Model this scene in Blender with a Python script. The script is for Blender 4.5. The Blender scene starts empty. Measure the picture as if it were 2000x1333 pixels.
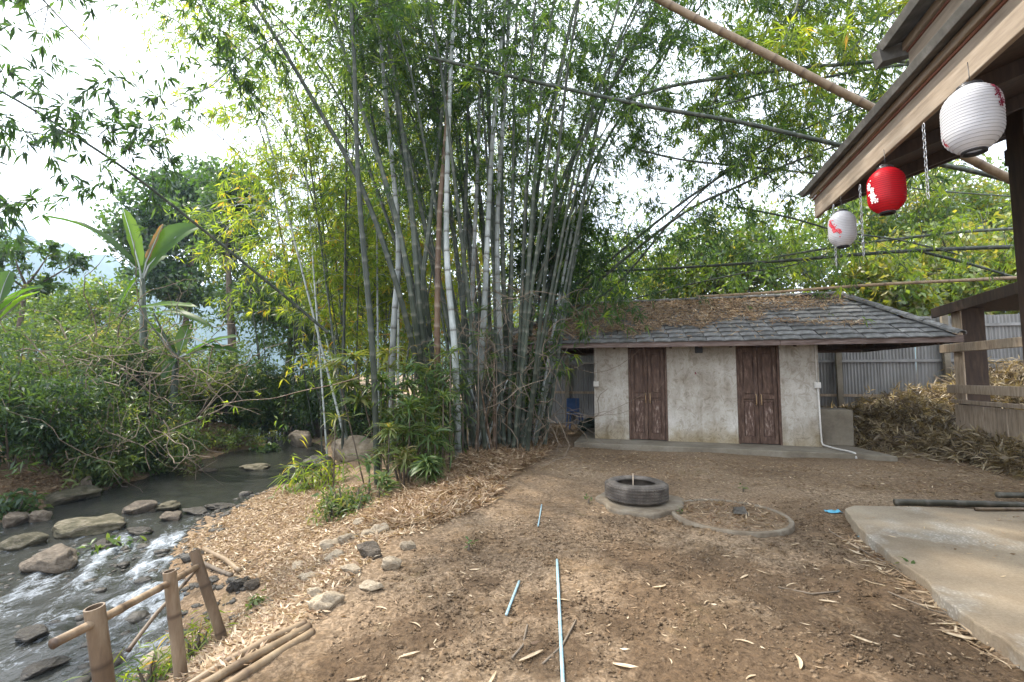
import bpy, bmesh, math, random
import numpy as np
from mathutils import Vector, Matrix, noise as mnoise
R = math.radians
random.seed(7); rng = np.random.default_rng(7)
scene = bpy.context.scene
COL = scene.collection

# ------------------------------------------------------------------ camera, sky, sun, exposure
FPX, CH, PITCH = 900.0, 1.52, math.atan(65.5 / 900.0)
cam_d = bpy.data.cameras.new('camera'); cam = bpy.data.objects.new('camera', cam_d); COL.objects.link(cam)
cam_d.sensor_width = 36.0; cam_d.lens = 36.0 * FPX / 2000.0; cam_d.clip_end = 2000; cam_d.clip_start = 0.05
cam.location = (0, 0, CH); cam.rotation_euler = (R(90) + PITCH, 0, 0)
scene.camera = cam

SUN_DIR = Vector((-0.70, 0.38, 1.12)).normalized()       # towards the sun: behind the bamboo, from the left
world = bpy.data.worlds.new('World'); scene.world = world; world.use_nodes = True
wn = world.node_tree.nodes; wl = world.node_tree.links
bg = wn['Background']
sky = wn.new('ShaderNodeTexSky'); sky.sky_type = 'NISHITA'; sky.sun_disc = False
sky.sun_elevation = math.asin(SUN_DIR.z); sky.sun_rotation = math.atan2(SUN_DIR.x, SUN_DIR.y)
sky.air_density = 1.2; sky.dust_density = 3.5; sky.ozone_density = 1.0
tc = wn.new('ShaderNodeTexCoord'); mp = wn.new('ShaderNodeMapping'); mp.inputs['Scale'].default_value = (1.2, 1.2, 3.0)
cn = wn.new('ShaderNodeTexNoise'); cn.inputs['Scale'].default_value = 1.6; cn.inputs['Detail'].default_value = 7; cn.inputs['Roughness'].default_value = 0.6
cr = wn.new('ShaderNodeValToRGB'); cr.color_ramp.elements[0].position = 0.30; cr.color_ramp.elements[1].position = 0.55
cr.color_ramp.elements[0].color = (0.35, 0.35, 0.35, 1); cr.color_ramp.elements[1].color = (0.92, 0.92, 0.92, 1)
mixc = wn.new('ShaderNodeMixRGB'); mixc.inputs['Color2'].default_value = (9.6, 9.9, 10.4, 1)      # thin bright cloud over the whole sky
wl.new(tc.outputs['Generated'], mp.inputs['Vector']); wl.new(mp.outputs['Vector'], cn.inputs['Vector'])
wl.new(cn.outputs['Fac'], cr.inputs['Fac']); wl.new(cr.outputs['Color'], mixc.inputs['Fac'])
wl.new(sky.outputs['Color'], mixc.inputs['Color1']); wl.new(mixc.outputs['Color'], bg.inputs['Color'])
bg.inputs['Strength'].default_value = 0.125

sun_d = bpy.data.lights.new('sun', 'SUN'); sun_d.energy = 3.6; sun_d.angle = R(1.6); sun_d.color = (1.0, 0.93, 0.82)
sun = bpy.data.objects.new('sun', sun_d); COL.objects.link(sun)
sun.rotation_euler = SUN_DIR.to_track_quat('Z', 'Y').to_euler(); sun.location = SUN_DIR * 40

vs = scene.view_settings; vs.view_transform = 'Standard'; vs.look = 'None'; vs.exposure = 1.62; vs.gamma = 1.0; vs.use_curve_mapping = False
scene.render.engine = 'CYCLES'
cy = scene.cycles; cy.max_bounces = 5; cy.diffuse_bounces = 3; cy.glossy_bounces = 3; cy.transmission_bounces = 4; cy.transparent_max_bounces = 6
cy.volume_bounces = 0; cy.caustics_reflective = False; cy.caustics_refractive = False
try: cy.use_denoising = True
except Exception: pass

# ------------------------------------------------------------------ where a pixel of the photograph lies in the place
cp, sp = math.cos(PITCH), math.sin(PITCH)
def ray(px, py):
    a = (px - 1000) / FPX; b = (666.5 - py) / FPX
    return Vector((a, cp - sp * b, sp + cp * b))
def at(px, py, Y):
    d = ray(px, py); return Vector((0, 0, CH)) + d * (Y / d.y)
def flat(px, py, z=0.0):
    d = ray(px, py); return Vector((0, 0, CH)) + d * ((z - CH) / d.z)

# ------------------------------------------------------------------ terrain height
def lerp(x, xs, ys): return np.interp(x, xs, ys)
EDGE = ([0, 2.3, 2.9, 4.1, 6.0, 7.5, 9.0, 11, 14, 30], [-1.6, -1.55, -1.35, -1.15, -0.85, -0.9, -0.9, -1.2, -2.5, -6])
SHORE = ([-3, 1, 2.6, 3.6, 4.5, 5.3, 6.0, 7.2, 8.5, 9.8, 12, 14.5, 18, 30], [-3.0, -3.0, -3.0, -2.9, -3.0, -3.6, -4.3, -4.7, -4.8, -4.4, -4.9, -5.9, -9, -22])
FAR = ([-3, 3, 7, 8, 9.2, 10.2, 12, 13.5, 14.5, 15.5, 18, 30], [-10, -8.6, -7.9, -7.9, -7.8, -7.9, -8.1, -8.0, -7.4, -8.5, -11.5, -24])
def smooth(t):
    t = np.clip(t, 0, 1); return t * t * (3 - 2 * t)
def zw(y): return lerp(y, [0, 3.5, 5.5, 7.5, 9, 20], [-0.98, -0.92, -0.84, -0.74, -0.70, -0.68])
def vnoise(x, y, s, seed=0):
    x = np.asarray(x, float) * s + seed * 17.3; y = np.asarray(y, float) * s + seed * 9.7
    return (np.sin(x * 1.0 + 1.3 * np.sin(y * 0.7 + seed)) * np.cos(y * 1.1 + 0.8 * np.sin(x * 0.9)) + 0.5 * np.sin(2.3 * x + 1.7 * y + seed) + 0.25 * np.sin(4.1 * x - 3.7 * y)) / 1.75
def terrain(x, y, fine=True):
    x = np.asarray(x, float); y = np.asarray(y, float)
    xe, xs, xf, w = lerp(y, *EDGE), lerp(y, *SHORE), lerp(y, *FAR), zw(y)
    xe = xe + 0.12 * vnoise(x, y, 1.1, 2); xs = xs + 0.15 * vnoise(x, y, 1.7, 3); xf = xf + 0.2 * vnoise(x, y, 1.3, 5)
    t = (x - xs) / np.maximum(xe - xs, 0.2)
    near = np.where(t > 1, 0.0, w + (0 - w) * (0.35 * np.clip(t, 0, 1) + 0.65 * smooth(t)))
    bed = w - 0.30 * smooth((xs - x) / 0.7) * smooth((x - xf) / 0.7)
    d = xf - x
    farb = w + 0.55 * smooth(d / 1.4) + 0.09 * np.clip(d - 0.5, 0, 12) + 0.1 * vnoise(x, y, 1.0, 8) * smooth(d / 1.0)
    z = np.where(x > xs, near, np.where(x > xf, bed, farb))
    if fine:
        out = smooth((x - xe) / 1.0)
        z = z + 0.022 * vnoise(x, y, 1.6, 1) * np.where(x > xs, 1, 0.6) + 0.010 * vnoise(x, y, 6.0, 4) + 0.03 * (1 - out) * vnoise(x, y, 3.1, 6)
        z = z - 0.022 * np.exp(-((x - 2.6) ** 2 / 3 + (y - 4.9) ** 2 / 1.5))
    return z
def ground_at(px, py):
    d = ray(px, py); o = Vector((0, 0, CH)); prev = 0.3
    ts = np.arange(0.5, 60, 0.02)
    P = np.array([[d.x * t, d.y * t, CH + d.z * t] for t in ts])
    h = terrain(P[:, 0], P[:, 1])
    i = int(np.argmax(P[:, 2] < h))
    return Vector((P[i, 0], P[i, 1], float(h[i])))
def gz(x, y): return float(terrain(x, y))

# ------------------------------------------------------------------ helpers
def tag(o, label=None, cat=None, group=None, kind=None):
    if label: o['label'] = label
    if cat: o['category'] = cat
    if group: o['group'] = group
    if kind: o['kind'] = kind
    return o
def empty(name, loc=(0, 0, 0), rz=0.0):
    e = bpy.data.objects.new(name, None); COL.objects.link(e); e.location = loc; e.rotation_euler.z = rz; e.empty_display_size = 0.1
    return e
def mesh_np(name, V, F, smooth_=False):
    V = np.asarray(V, np.float32); F = np.asarray(F, np.int32)
    me = bpy.data.meshes.new(name); k = F.shape[1]
    me.vertices.add(len(V)); me.vertices.foreach_set('co', V.ravel())
    me.loops.add(F.size); me.loops.foreach_set('vertex_index', F.ravel())
    me.polygons.add(len(F)); me.polygons.foreach_set('loop_start', np.arange(0, F.size, k, dtype=np.int32))
    me.polygons.foreach_set('loop_total', np.full(len(F), k, np.int32))
    if smooth_: me.polygons.foreach_set('use_smooth', np.ones(len(F), bool))
    me.update(calc_edges=True); return me
def set_attr(me, name, vals):
    a = me.attributes.new(name, 'FLOAT', 'POINT'); a.data.foreach_set('value', np.asarray(vals, np.float32))
def link(name, me, mat, parent=None, loc=None):
    o = bpy.data.objects.new(name, me); COL.objects.link(o)
    if mat is not None and len(me.materials) == 0: me.materials.append(mat)
    if parent is not None: o.parent = parent
    if loc is not None: o.location = loc
    return o
class MB:
    def __init__(s): s.v = []; s.f = []; s.sm = []; s.t = []
    def add(s, vs_, fs, sm=False, tint=0.0):
        n = len(s.v); s.v += [tuple(p) for p in vs_]; s.f += [[i + n for i in f] for f in fs]; s.sm += [sm] * len(fs)
        s.t += list(tint) if hasattr(tint, '__len__') else [tint] * len(vs_)
    def box(s, c, size, M=None, tint=0.0):
        hx, hy, hz = size[0] / 2, size[1] / 2, size[2] / 2
        P = [Vector((x * hx, y * hy, z * hz)) for x in (-1, 1) for y in (-1, 1) for z in (-1, 1)]
        c = Vector(c); P = [(M @ p if M else p) + c for p in P]
        s.add(P, [(0, 1, 3, 2), (4, 6, 7, 5), (0, 4, 5, 1), (2, 3, 7, 6), (0, 2, 6, 4), (1, 5, 7, 3)], tint=tint)
    def beam(s, a, b, w, h, up=(0, 0, 1)):
        a = Vector(a); b = Vector(b); d = (b - a); L = d.length; d.normalize()
        sx = d.cross(Vector(up)).normalized(); uz = sx.cross(d)
        M = Matrix((sx, d, uz)).transposed(); s.box((a + b) / 2, (w, L, h), M)
    def tube(s, pts, rad, n=8, cap=True, tint=None):
        pts = [Vector(p) for p in pts]; rad = rad if hasattr(rad, '__len__') else [rad] * len(pts)
        ref = Vector((0.31, 0.17, 0.93)); V = []; T = []
        for i, p in enumerate(pts):
            d = (pts[min(i + 1, len(pts) - 1)] - pts[max(i - 1, 0)]).normalized()
            if abs(d.dot(ref)) > 0.97: ref = Vector((0.9, 0.1, -0.3))
            a = d.cross(ref).normalized(); b = d.cross(a); ref = a.cross(d) if False else ref
            V += [p + (a * math.cos(k * 2 * math.pi / n) + b * math.sin(k * 2 * math.pi / n)) * rad[i] for k in range(n)]
            T += [tint[i] if tint is not None else 0.0] * n
        F = [(i * n + k, i * n + (k + 1) % n, (i + 1) * n + (k + 1) % n, (i + 1) * n + k) for i in range(len(pts) - 1) for k in range(n)]
        if cap: F += [tuple(range(n))[::-1], tuple((len(pts) - 1) * n + k for k in range(n))]
        s.add(V, F, True, T)
    def lathe(s, prof, n=32, c=(0, 0, 0), sm=True, closed=False):
        c = Vector(c); V = []; m = len(prof)
        for r, z in prof: V += [c + Vector((r * math.cos(k * 2 * math.pi / n), r * math.sin(k * 2 * math.pi / n), z)) for k in range(n)]
        F = [(i * n + k, i * n + (k + 1) % n, ((i + 1) % m) * n + (k + 1) % n, ((i + 1) % m) * n + k) for i in range(m if closed else m - 1) for k in range(n)]
        s.add(V, F, sm)
    def prism(s, poly, z0, z1):
        n = len(poly); V = [Vector((p[0], p[1], z0)) for p in poly] + [Vector((p[0], p[1], z1)) for p in poly]
        s.add(V, [tuple(range(n))[::-1], tuple(range(n, 2 * n))] + [(i, (i + 1) % n, n + (i + 1) % n, n + i) for i in range(n)])
    def build(s, name, mat, parent=None, bevel=0.0, loc=None):
        me = bpy.data.meshes.new(name); me.from_pydata(s.v, [], s.f); me.update()
        me.polygons.foreach_set('use_smooth', np.array(s.sm, bool))
        if any(t != 0.0 for t in s.t): set_attr(me, 'tint', s.t)
        o = link(name, me, mat, parent, loc)
        if bevel:
            b = o.modifiers.new('bevel', 'BEVEL'); b.width = bevel; b.segments = 2; b.limit_method = 'ANGLE'
        return o
def tubes_np(paths, rads, n=3):
    """paths (M,K,3), rads (M,K): many thin tubes as one mesh block"""
    P = np.asarray(paths, float); M_, K, _ = P.shape
    d = np.gradient(P, axis=1); d /= np.linalg.norm(d, axis=2, keepdims=True) + 1e-9
    ref = np.where(np.abs(d[..., 2:3]) > 0.9, np.array([1.0, 0, 0]), np.array([0, 0, 1.0]))
    a = np.cross(d, ref); a /= np.linalg.norm(a, axis=2, keepdims=True) + 1e-9; b = np.cross(d, a)
    ang = np.arange(n) * 2 * np.pi / n
    V = P[:, :, None, :] + (a[:, :, None, :] * np.cos(ang)[None, None, :, None] + b[:, :, None, :] * np.sin(ang)[None, None, :, None]) * np.asarray(rads)[:, :, None, None]
    idx = np.arange(M_ * K * n).reshape(M_, K, n)
    F = np.stack([idx[:, :-1, :], np.roll(idx[:, :-1, :], -1, 2), np.roll(idx[:, 1:, :], -1, 2), idx[:, 1:, :]], -1).reshape(-1, 4)
    return V.reshape(-1, 3), F
def norm(a): return a / (np.linalg.norm(a, axis=-1, keepdims=True) + 1e-9)
class Leaves:
    """collects leaf blades: base point, direction, face normal, length, width, tint"""
    def __init__(s): s.p = []; s.d = []; s.n = []; s.l = []; s.w = []; s.t = []
    def add(s, p, d, n, l, w, t):
        k = len(p); s.p.append(p); s.d.append(norm(d)); s.n.append(n)
        for lst, v in ((s.l, l), (s.w, w), (s.t, t)): lst.append(np.broadcast_to(np.asarray(v, float), (k,)))
    def count(s): return sum(len(x) for x in s.p)
    def build(s, name, mat, parent=None, droop=0.12, seg=1):
        p, d, n = np.concatenate(s.p), np.concatenate(s.d), np.concatenate(s.n)
        l, w, t = (np.concatenate(x)[:, None] for x in (s.l, s.w, s.t))
        side = norm(np.cross(d, n)); nn = np.cross(side, d); N = len(p)
        if seg == 1:
            mid = p + d * l * 0.42 + nn * l * droop * 0.5
            V = np.stack([p, mid + side * w / 2, p + d * l - np.array([0, 0, 1.0]) * l * droop, mid - side * w / 2], 1).reshape(-1, 3)
            F = np.arange(N * 4).reshape(N, 4); k = 4
        else:
            rows = []
            for f, ww in ((0.0, 0.10), (0.22, 0.8), (0.5, 1.0), (0.8, 0.55), (1.0, 0.03)):
                c = p + d * l * f - np.array([0, 0, 1.0]) * l * droop * 2.2 * f * f + nn * l * 0.05 * math.sin(f * 3)
                rows += [c + side * w / 2 * ww + nn * w * 0.12 * ww, c - side * w / 2 * ww + nn * w * 0.12 * ww]
            V = np.stack(rows, 1).reshape(-1, 3); k = 10
            b = (np.arange(N) * 10)[:, None, None]; q = np.array([[2 * i, 2 * i + 2, 2 * i + 3, 2 * i + 1] for i in range(4)])[None]
            F = (b + q).reshape(-1, 4)
        me = mesh_np(name, V, F); set_attr(me, 'tint', np.repeat(t[:, 0], k))
        return link(name, me, mat, parent)

# ------------------------------------------------------------------ materials
def new_mat(name):
    m = bpy.data.materials.new(name); m.use_nodes = True; nt = m.node_tree
    return m, nt.nodes, nt.links, nt.nodes['Principled BSDF']
def ramp(nodes, stops):
    r = nodes.new('ShaderNodeValToRGB'); e = r.color_ramp.elements
    while len(e) < len(stops): e.new(0.5)
    for i, (pos, c) in enumerate(stops): e[i].position = pos; e[i].color = (*c, 1)
    return r
def noise(nodes, links, scale, detail=6, rough=0.6, coord='Object', stretch=None):
    t = nodes.new('ShaderNodeTexCoord'); n = nodes.new('ShaderNodeTexNoise')
    n.inputs['Scale'].default_value = scale; n.inputs['Detail'].default_value = detail; n.inputs['Roughness'].default_value = rough
    src = t.outputs[coord]
    if stretch:
        m = nodes.new('ShaderNodeMapping'); m.inputs['Scale'].default_value = stretch; links.new(src, m.inputs['Vector']); src = m.outputs['Vector']
    links.new(src, n.inputs['Vector']); return n
def bump(nodes, links, bsdf, h, strength=0.4, dist=0.02):
    b = nodes.new('ShaderNodeBump'); b.inputs['Strength'].default_value = strength; b.inputs['Distance'].default_value = dist
    links.new(h, b.inputs['Height']); links.new(b.outputs['Normal'], bsdf.inputs['Normal']); return b
def mixrgb(nodes, links, fac, a, b, mode='MIX'):
    m = nodes.new('ShaderNodeMixRGB'); m.blend_type = mode
    for s, v in (('Fac', fac), ('Color1', a), ('Color2', b)):
        if hasattr(v, 'links') or hasattr(v, 'is_output'): links.new(v, m.inputs[s])
        else: m.inputs[s].default_value = v if s == 'Fac' else (*v, 1)
    return m.outputs['Color']
def simple(name, stops, scale=6, rough=0.8, bmp=0.3, bdist=0.01, stretch=None, detail=6, spec=0.3, objvar=0.0, fine=None):
    m, n, l, b = new_mat(name)
    t = noise(n, l, scale, detail, 0.65, stretch=stretch); r = ramp(n, stops); l.new(t.outputs['Fac'], r.inputs['Fac'])
    col = r.outputs['Color']
    if fine:
        t2 = noise(n, l, fine, 4, 0.7); col = mixrgb(n, l, 0.55, col, mixrgb(n, l, t2.outputs['Fac'], (0.25, 0.25, 0.25), (1.0, 1.0, 1.0)), 'MULTIPLY')
    if objvar:
        oi = n.new('ShaderNodeObjectInfo'); h = n.new('ShaderNodeHueSaturation'); mr = n.new('ShaderNodeMapRange')
        mr.inputs['To Min'].default_value = 1 - objvar; mr.inputs['To Max'].default_value = 1 + objvar
        l.new(oi.outputs['Random'], mr.inputs['Value']); l.new(mr.outputs['Result'], h.inputs['Value']); l.new(col, h.inputs['Color']); col = h.outputs['Color']
    l.new(col, b.inputs['Base Color']); b.inputs['Roughness'].default_value = rough; b.inputs['Specular IOR Level'].default_value = spec
    if bmp: bump(n, l, b, t.outputs['Fac'], bmp, bdist)
    return m
def leaf_mat(name, stops, trans=0.5, gloss=0.06):
    m = bpy.data.materials.new(name); m.use_nodes = True; n = m.node_tree.nodes; l = m.node_tree.links; n.remove(n['Principled BSDF'])
    at_ = n.new('ShaderNodeAttribute'); at_.attribute_name = 'tint'; r = ramp(n, stops); l.new(at_.outputs['Fac'], r.inputs['Fac'])
    d = n.new('ShaderNodeBsdfDiffuse'); tr = n.new('ShaderNodeBsdfTranslucent'); g = n.new('ShaderNodeBsdfGlossy'); g.inputs['Roughness'].default_value = 0.42
    l.new(r.outputs['Color'], d.inputs['Color'])
    tcol = mixrgb(n, l, 1.0, r.outputs['Color'], (2.5, 2.15, 0.8), 'MULTIPLY'); l.new(tcol, tr.inputs['Color'])
    m1 = n.new('ShaderNodeMixShader'); m1.inputs['Fac'].default_value = trans; l.new(d.outputs[0], m1.inputs[1]); l.new(tr.outputs[0], m1.inputs[2])
    m2 = n.new('ShaderNodeMixShader'); m2.inputs['Fac'].default_value = gloss; l.new(m1.outputs[0], m2.inputs[1]); l.new(g.outputs[0], m2.inputs[2])
    l.new(m2.outputs[0], n['Material Output'].inputs['Surface']); return m
def culm_mat(name, stops, ringc):
    m, n, l, b = new_mat(name)
    t = noise(n, l, 2.2, 5, 0.7, stretch=(3, 3, 0.6)); r = ramp(n, stops); l.new(t.outputs['Fac'], r.inputs['Fac'])
    a = n.new('ShaderNodeAttribute'); a.attribute_name = 'tint'
    col = mixrgb(n, l, a.outputs['Fac'], r.outputs['Color'], ringc)
    oi = n.new('ShaderNodeObjectInfo'); h = n.new('ShaderNodeHueSaturation'); mr = n.new('ShaderNodeMapRange'); mr.inputs['To Min'].default_value = 0.65; mr.inputs['To Max'].default_value = 1.3
    l.new(oi.outputs['Random'], mr.inputs['Value']); l.new(mr.outputs['Result'], h.inputs['Value']); l.new(col, h.inputs['Color'])
    l.new(h.outputs['Color'], b.inputs['Base Color']); b.inputs['Roughness'].default_value = 0.5; b.inputs['Specular IOR Level'].default_value = 0.35
    return m

M = {}
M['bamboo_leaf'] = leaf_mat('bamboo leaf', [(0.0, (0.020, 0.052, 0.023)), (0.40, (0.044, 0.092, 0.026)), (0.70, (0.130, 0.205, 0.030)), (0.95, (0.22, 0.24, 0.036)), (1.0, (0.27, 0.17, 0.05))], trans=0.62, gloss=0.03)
M['tree_leaf'] = leaf_mat('tree leaf', [(0.0, (0.018, 0.050, 0.016)), (0.5, (0.045, 0.10, 0.022)), (0.85, (0.11, 0.17, 0.03)), (1.0, (0.19, 0.19, 0.04))])
M['shrub_leaf'] = leaf_mat('shrub leaf', [(0.0, (0.022, 0.050, 0.024)), (0.45, (0.060, 0.110, 0.036)), (0.75, (0.115, 0.155, 0.05)), (1.0, (0.19, 0.165, 0.085))], trans=0.42, gloss=0.03)
M['banana_leaf'] = leaf_mat('banana leaf', [(0.0, (0.022, 0.058, 0.016)), (0.6, (0.045, 0.105, 0.018)), (0.88, (0.085, 0.16, 0.022)), (1.0, (0.17, 0.10, 0.045))], trans=0.55, gloss=0.02)
M['dry_leaf'] = leaf_mat('dry leaf', [(0.0, (0.11, 0.062, 0.034)), (0.35, (0.21, 0.14, 0.084)), (0.7, (0.345, 0.265, 0.175)), (1.0, (0.52, 0.43, 0.31))], trans=0.12, gloss=0.03)
M['straw'] = leaf_mat('straw', [(0.0, (0.07, 0.050, 0.028)), (0.5, (0.21, 0.165, 0.098)), (1.0, (0.40, 0.335, 0.22))], trans=0.2, gloss=0.04)
M['culm_green'] = culm_mat('bamboo culm green', [(0.3, (0.024, 0.034, 0.024)), (0.55, (0.048, 0.060, 0.044)), (0.75, (0.095, 0.105, 0.082))], (0.11, 0.115, 0.09))
M['culm_pale'] = culm_mat('bamboo culm waxy', [(0.3, (0.15, 0.165, 0.15)), (0.5, (0.28, 0.31, 0.30)), (0.7, (0.46, 0.49, 0.48))], (0.08, 0.075, 0.06))
M['culm_brown'] = culm_mat('bamboo culm dry', [(0.3, (0.085, 0.052, 0.032)), (0.55, (0.17, 0.105, 0.062)), (0.75, (0.24, 0.17, 0.11))], (0.30, 0.24, 0.18))
M['culm_log'] = culm_mat('muddy bamboo log', [(0.3, (0.026, 0.024, 0.016)), (0.55, (0.055, 0.050, 0.034)), (0.75, (0.12, 0.11, 0.08))], (0.10, 0.09, 0.07))
M['pole_tan'] = culm_mat('cut bamboo tan', [(0.3, (0.14, 0.095, 0.055)), (0.55, (0.23, 0.165, 0.10)), (0.75, (0.31, 0.24, 0.155))], (0.12, 0.08, 0.05))
M['post_tan'] = culm_mat('weathered bamboo post', [(0.3, (0.070, 0.046, 0.029)), (0.5, (0.155, 0.108, 0.068)), (0.72, (0.28, 0.222, 0.155))], (0.055, 0.036, 0.024))
M['bark'] = simple('bark', [(0.3, (0.05, 0.038, 0.028)), (0.6, (0.13, 0.105, 0.08)), (0.8, (0.22, 0.19, 0.15))], 5, 0.9, 0.6, 0.02, stretch=(2, 2, 0.6))
M['vine'] = simple('dry vine', [(0.3, (0.10, 0.075, 0.05)), (0.6, (0.20, 0.16, 0.12)), (0.8, (0.34, 0.29, 0.22))], 3, 0.9, 0)
M['rock'] = simple('river rock', [(0.28, (0.085, 0.072, 0.056)), (0.5, (0.18, 0.145, 0.108)), (0.72, (0.30, 0.25, 0.195))], 2.6, 0.8, 1.0, 0.12, objvar=0.25, fine=14, detail=12)
M['rock_moss'] = simple('mossy rock', [(0.3, (0.05, 0.046, 0.026)), (0.5, (0.125, 0.112, 0.07)), (0.68, (0.25, 0.215, 0.16))], 3.0, 0.88, 1.0, 0.12, objvar=0.2, fine=14, detail=12)
M['rock_wet'] = simple('wet rock', [(0.3, (0.030, 0.026, 0.021)), (0.55, (0.070, 0.060, 0.046)), (0.75, (0.15, 0.135, 0.11))], 3.4, 0.42, 1.0, 0.1, objvar=0.2, spec=0.4, detail=12, fine=16)
M['stone_pale'] = simple('pale stone', [(0.3, (0.17, 0.135, 0.09)), (0.5, (0.31, 0.25, 0.175)), (0.72, (0.44, 0.38, 0.29))], 5, 0.85, 0.5, 0.015, objvar=0.22, fine=40)
M['concrete'] = simple('old concrete', [(0.3, (0.15, 0.125, 0.092)), (0.5, (0.23, 0.20, 0.152)), (0.7, (0.31, 0.28, 0.225))], 1.6, 0.85, 0.25, 0.006, detail=9, fine=22)
M['soil_concrete'] = simple('soil stained concrete', [(0.3, (0.125, 0.096, 0.066)), (0.5, (0.21, 0.172, 0.125)), (0.7, (0.30, 0.262, 0.205))], 5, 0.9, 0.5, 0.01, detail=10, fine=18)
M['wood_grey'] = simple('weathered timber', [(0.3, (0.19, 0.14, 0.098)), (0.5, (0.33, 0.26, 0.19)), (0.75, (0.46, 0.38, 0.29))], 4, 0.75, 0.35, 0.004, stretch=(6, 6, 0.8), detail=9, objvar=0.12)
M['wood_long'] = simple('fascia timber', [(0.28, (0.15, 0.115, 0.083)), (0.5, (0.245, 0.195, 0.145)), (0.75, (0.34, 0.285, 0.225))], 3, 0.7, 0.3, 0.004, stretch=(7, 0.7, 7), detail=9)
M['wood_red'] = simple('red brown batten', [(0.3, (0.10, 0.035, 0.02)), (0.7, (0.19, 0.075, 0.045))], 3, 0.6, 0.2, 0.003, stretch=(7, 0.7, 7))
M['wood_dark'] = simple('dark timber', [(0.3, (0.028, 0.018, 0.013)), (0.6, (0.060, 0.038, 0.026)), (0.8, (0.095, 0.065, 0.045))], 4, 0.7, 0.3, 0.004, stretch=(5, 5, 0.8))
M['wood_fascia_hut'] = simple('faded red fascia', [(0.3, (0.065, 0.044, 0.037)), (0.5, (0.135, 0.098, 0.084)), (0.75, (0.22, 0.178, 0.158))], 4, 0.8, 0.3, 0.004, stretch=(0.8, 6, 6))
M['door'] = simple('worn red brown door', [(0.30, (0.042, 0.023, 0.016)), (0.50, (0.085, 0.050, 0.035)), (0.62, (0.135, 0.086, 0.062)), (0.74, (0.27, 0.21, 0.17))], 7, 0.65, 0.25, 0.004, stretch=(3, 3, 0.7), detail=10)
M['door_panel'] = simple('worn door panel', [(0.30, (0.045, 0.025, 0.018)), (0.49, (0.09, 0.052, 0.038)), (0.58, (0.18, 0.125, 0.098)), (0.70, (0.38, 0.33, 0.29))], 9, 0.7, 0.3, 0.004, stretch=(3, 3, 0.8), detail=12)
M['brass'] = simple('tarnished handle', [(0.3, (0.24, 0.15, 0.075)), (0.7, (0.42, 0.30, 0.17))], 12, 0.4, 0)
M['tile'] = simple('grey roof tile', [(0.28, (0.056, 0.055, 0.052)), (0.5, (0.135, 0.134, 0.130)), (0.75, (0.26, 0.26, 0.258))], 7, 0.8, 0.4, 0.006, detail=9, objvar=0.28, fine=35)
M['tile_edge'] = simple('pavilion roof sheet', [(0.3, (0.045, 0.042, 0.036)), (0.55, (0.10, 0.095, 0.085)), (0.75, (0.19, 0.185, 0.17))], 6, 0.9, 0.4, 0.006, detail=9)
M['pvc'] = simple('pale blue pipe', [(0.3, (0.20, 0.33, 0.38)), (0.7, (0.36, 0.50, 0.55))], 14, 0.45, 0)
M['pvc_white'] = simple('white conduit', [(0.3, (0.48, 0.46, 0.42)), (0.7, (0.64, 0.62, 0.58))], 8, 0.5, 0)
M['blue_plastic'] = simple('blue plastic', [(0.3, (0.06, 0.28, 0.42)), (0.7, (0.12, 0.42, 0.56))], 10, 0.45, 0)
M['steel'] = simple('chain steel', [(0.3, (0.30, 0.30, 0.31)), (0.7, (0.55, 0.55, 0.56))], 30, 0.35, 0); M['steel'].node_tree.nodes['Principled BSDF'].inputs['Metallic'].default_value = 0.9
M['black'] = simple('black plastic', [(0.3, (0.012, 0.012, 0.014)), (0.7, (0.03, 0.03, 0.032))], 10, 0.35, 0)
M['rubber'] = simple('dusty tyre rubber', [(0.3, (0.045, 0.038, 0.032)), (0.5, (0.090, 0.077, 0.065)), (0.72, (0.19, 0.165, 0.14))], 6, 0.8, 0.3, 0.004, detail=9)
M['tarp'] = simple('dark green sack', [(0.3, (0.012, 0.02, 0.014)), (0.7, (0.03, 0.045, 0.032))], 8, 0.5, 0.3, 0.01)
M['blue_chair'] = simple('blue plastic chair', [(0.3, (0.03, 0.07, 0.17)), (0.7, (0.06, 0.11, 0.24))], 8, 0.4, 0)
M['hill'] = simple('forested hill', [(0.3, (0.020, 0.042, 0.030)), (0.7, (0.04, 0.075, 0.045))], 0.09, 0.95, 0)
M['print_red'] = simple('red blossom print', [(0.3, (0.48, 0.02, 0.035)), (0.7, (0.62, 0.04, 0.06))], 30, 0.6, 0)
M['print_dark'] = simple('dark crimson print', [(0.3, (0.13, 0.01, 0.03)), (0.7, (0.22, 0.015, 0.04))], 30, 0.6, 0)
M['print_white'] = simple('white blossom print', [(0.3, (0.70, 0.62, 0.62)), (0.7, (0.80, 0.74, 0.74))], 30, 0.6, 0)
def lantern_mat(name, c):
    m = leaf_mat(name, [(0.0, c), (1.0, c)], trans=0.35, gloss=0.02)
    for nd in m.node_tree.nodes:
        if nd.type == 'MIX_RGB': nd.inputs['Color2'].default_value = (1, 1, 1, 1)
    return m
M['paper_white'] = lantern_mat('white lantern cloth', (0.62, 0.62, 0.645))
M['paper_red'] = lantern_mat('red lantern cloth', (0.56, 0.012, 0.022))
M['paper_white_rib'] = simple('grey lantern groove shade', [(0.3, (0.36, 0.36, 0.38)), (0.7, (0.42, 0.42, 0.44))], 9, 0.7, 0)  # darker cloth tones, here and next, standing for shade in lantern grooves
M['paper_red_rib'] = simple('dark red lantern groove shade', [(0.3, (0.20, 0.004, 0.008)), (0.7, (0.25, 0.006, 0.010))], 9, 0.7, 0)

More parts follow.
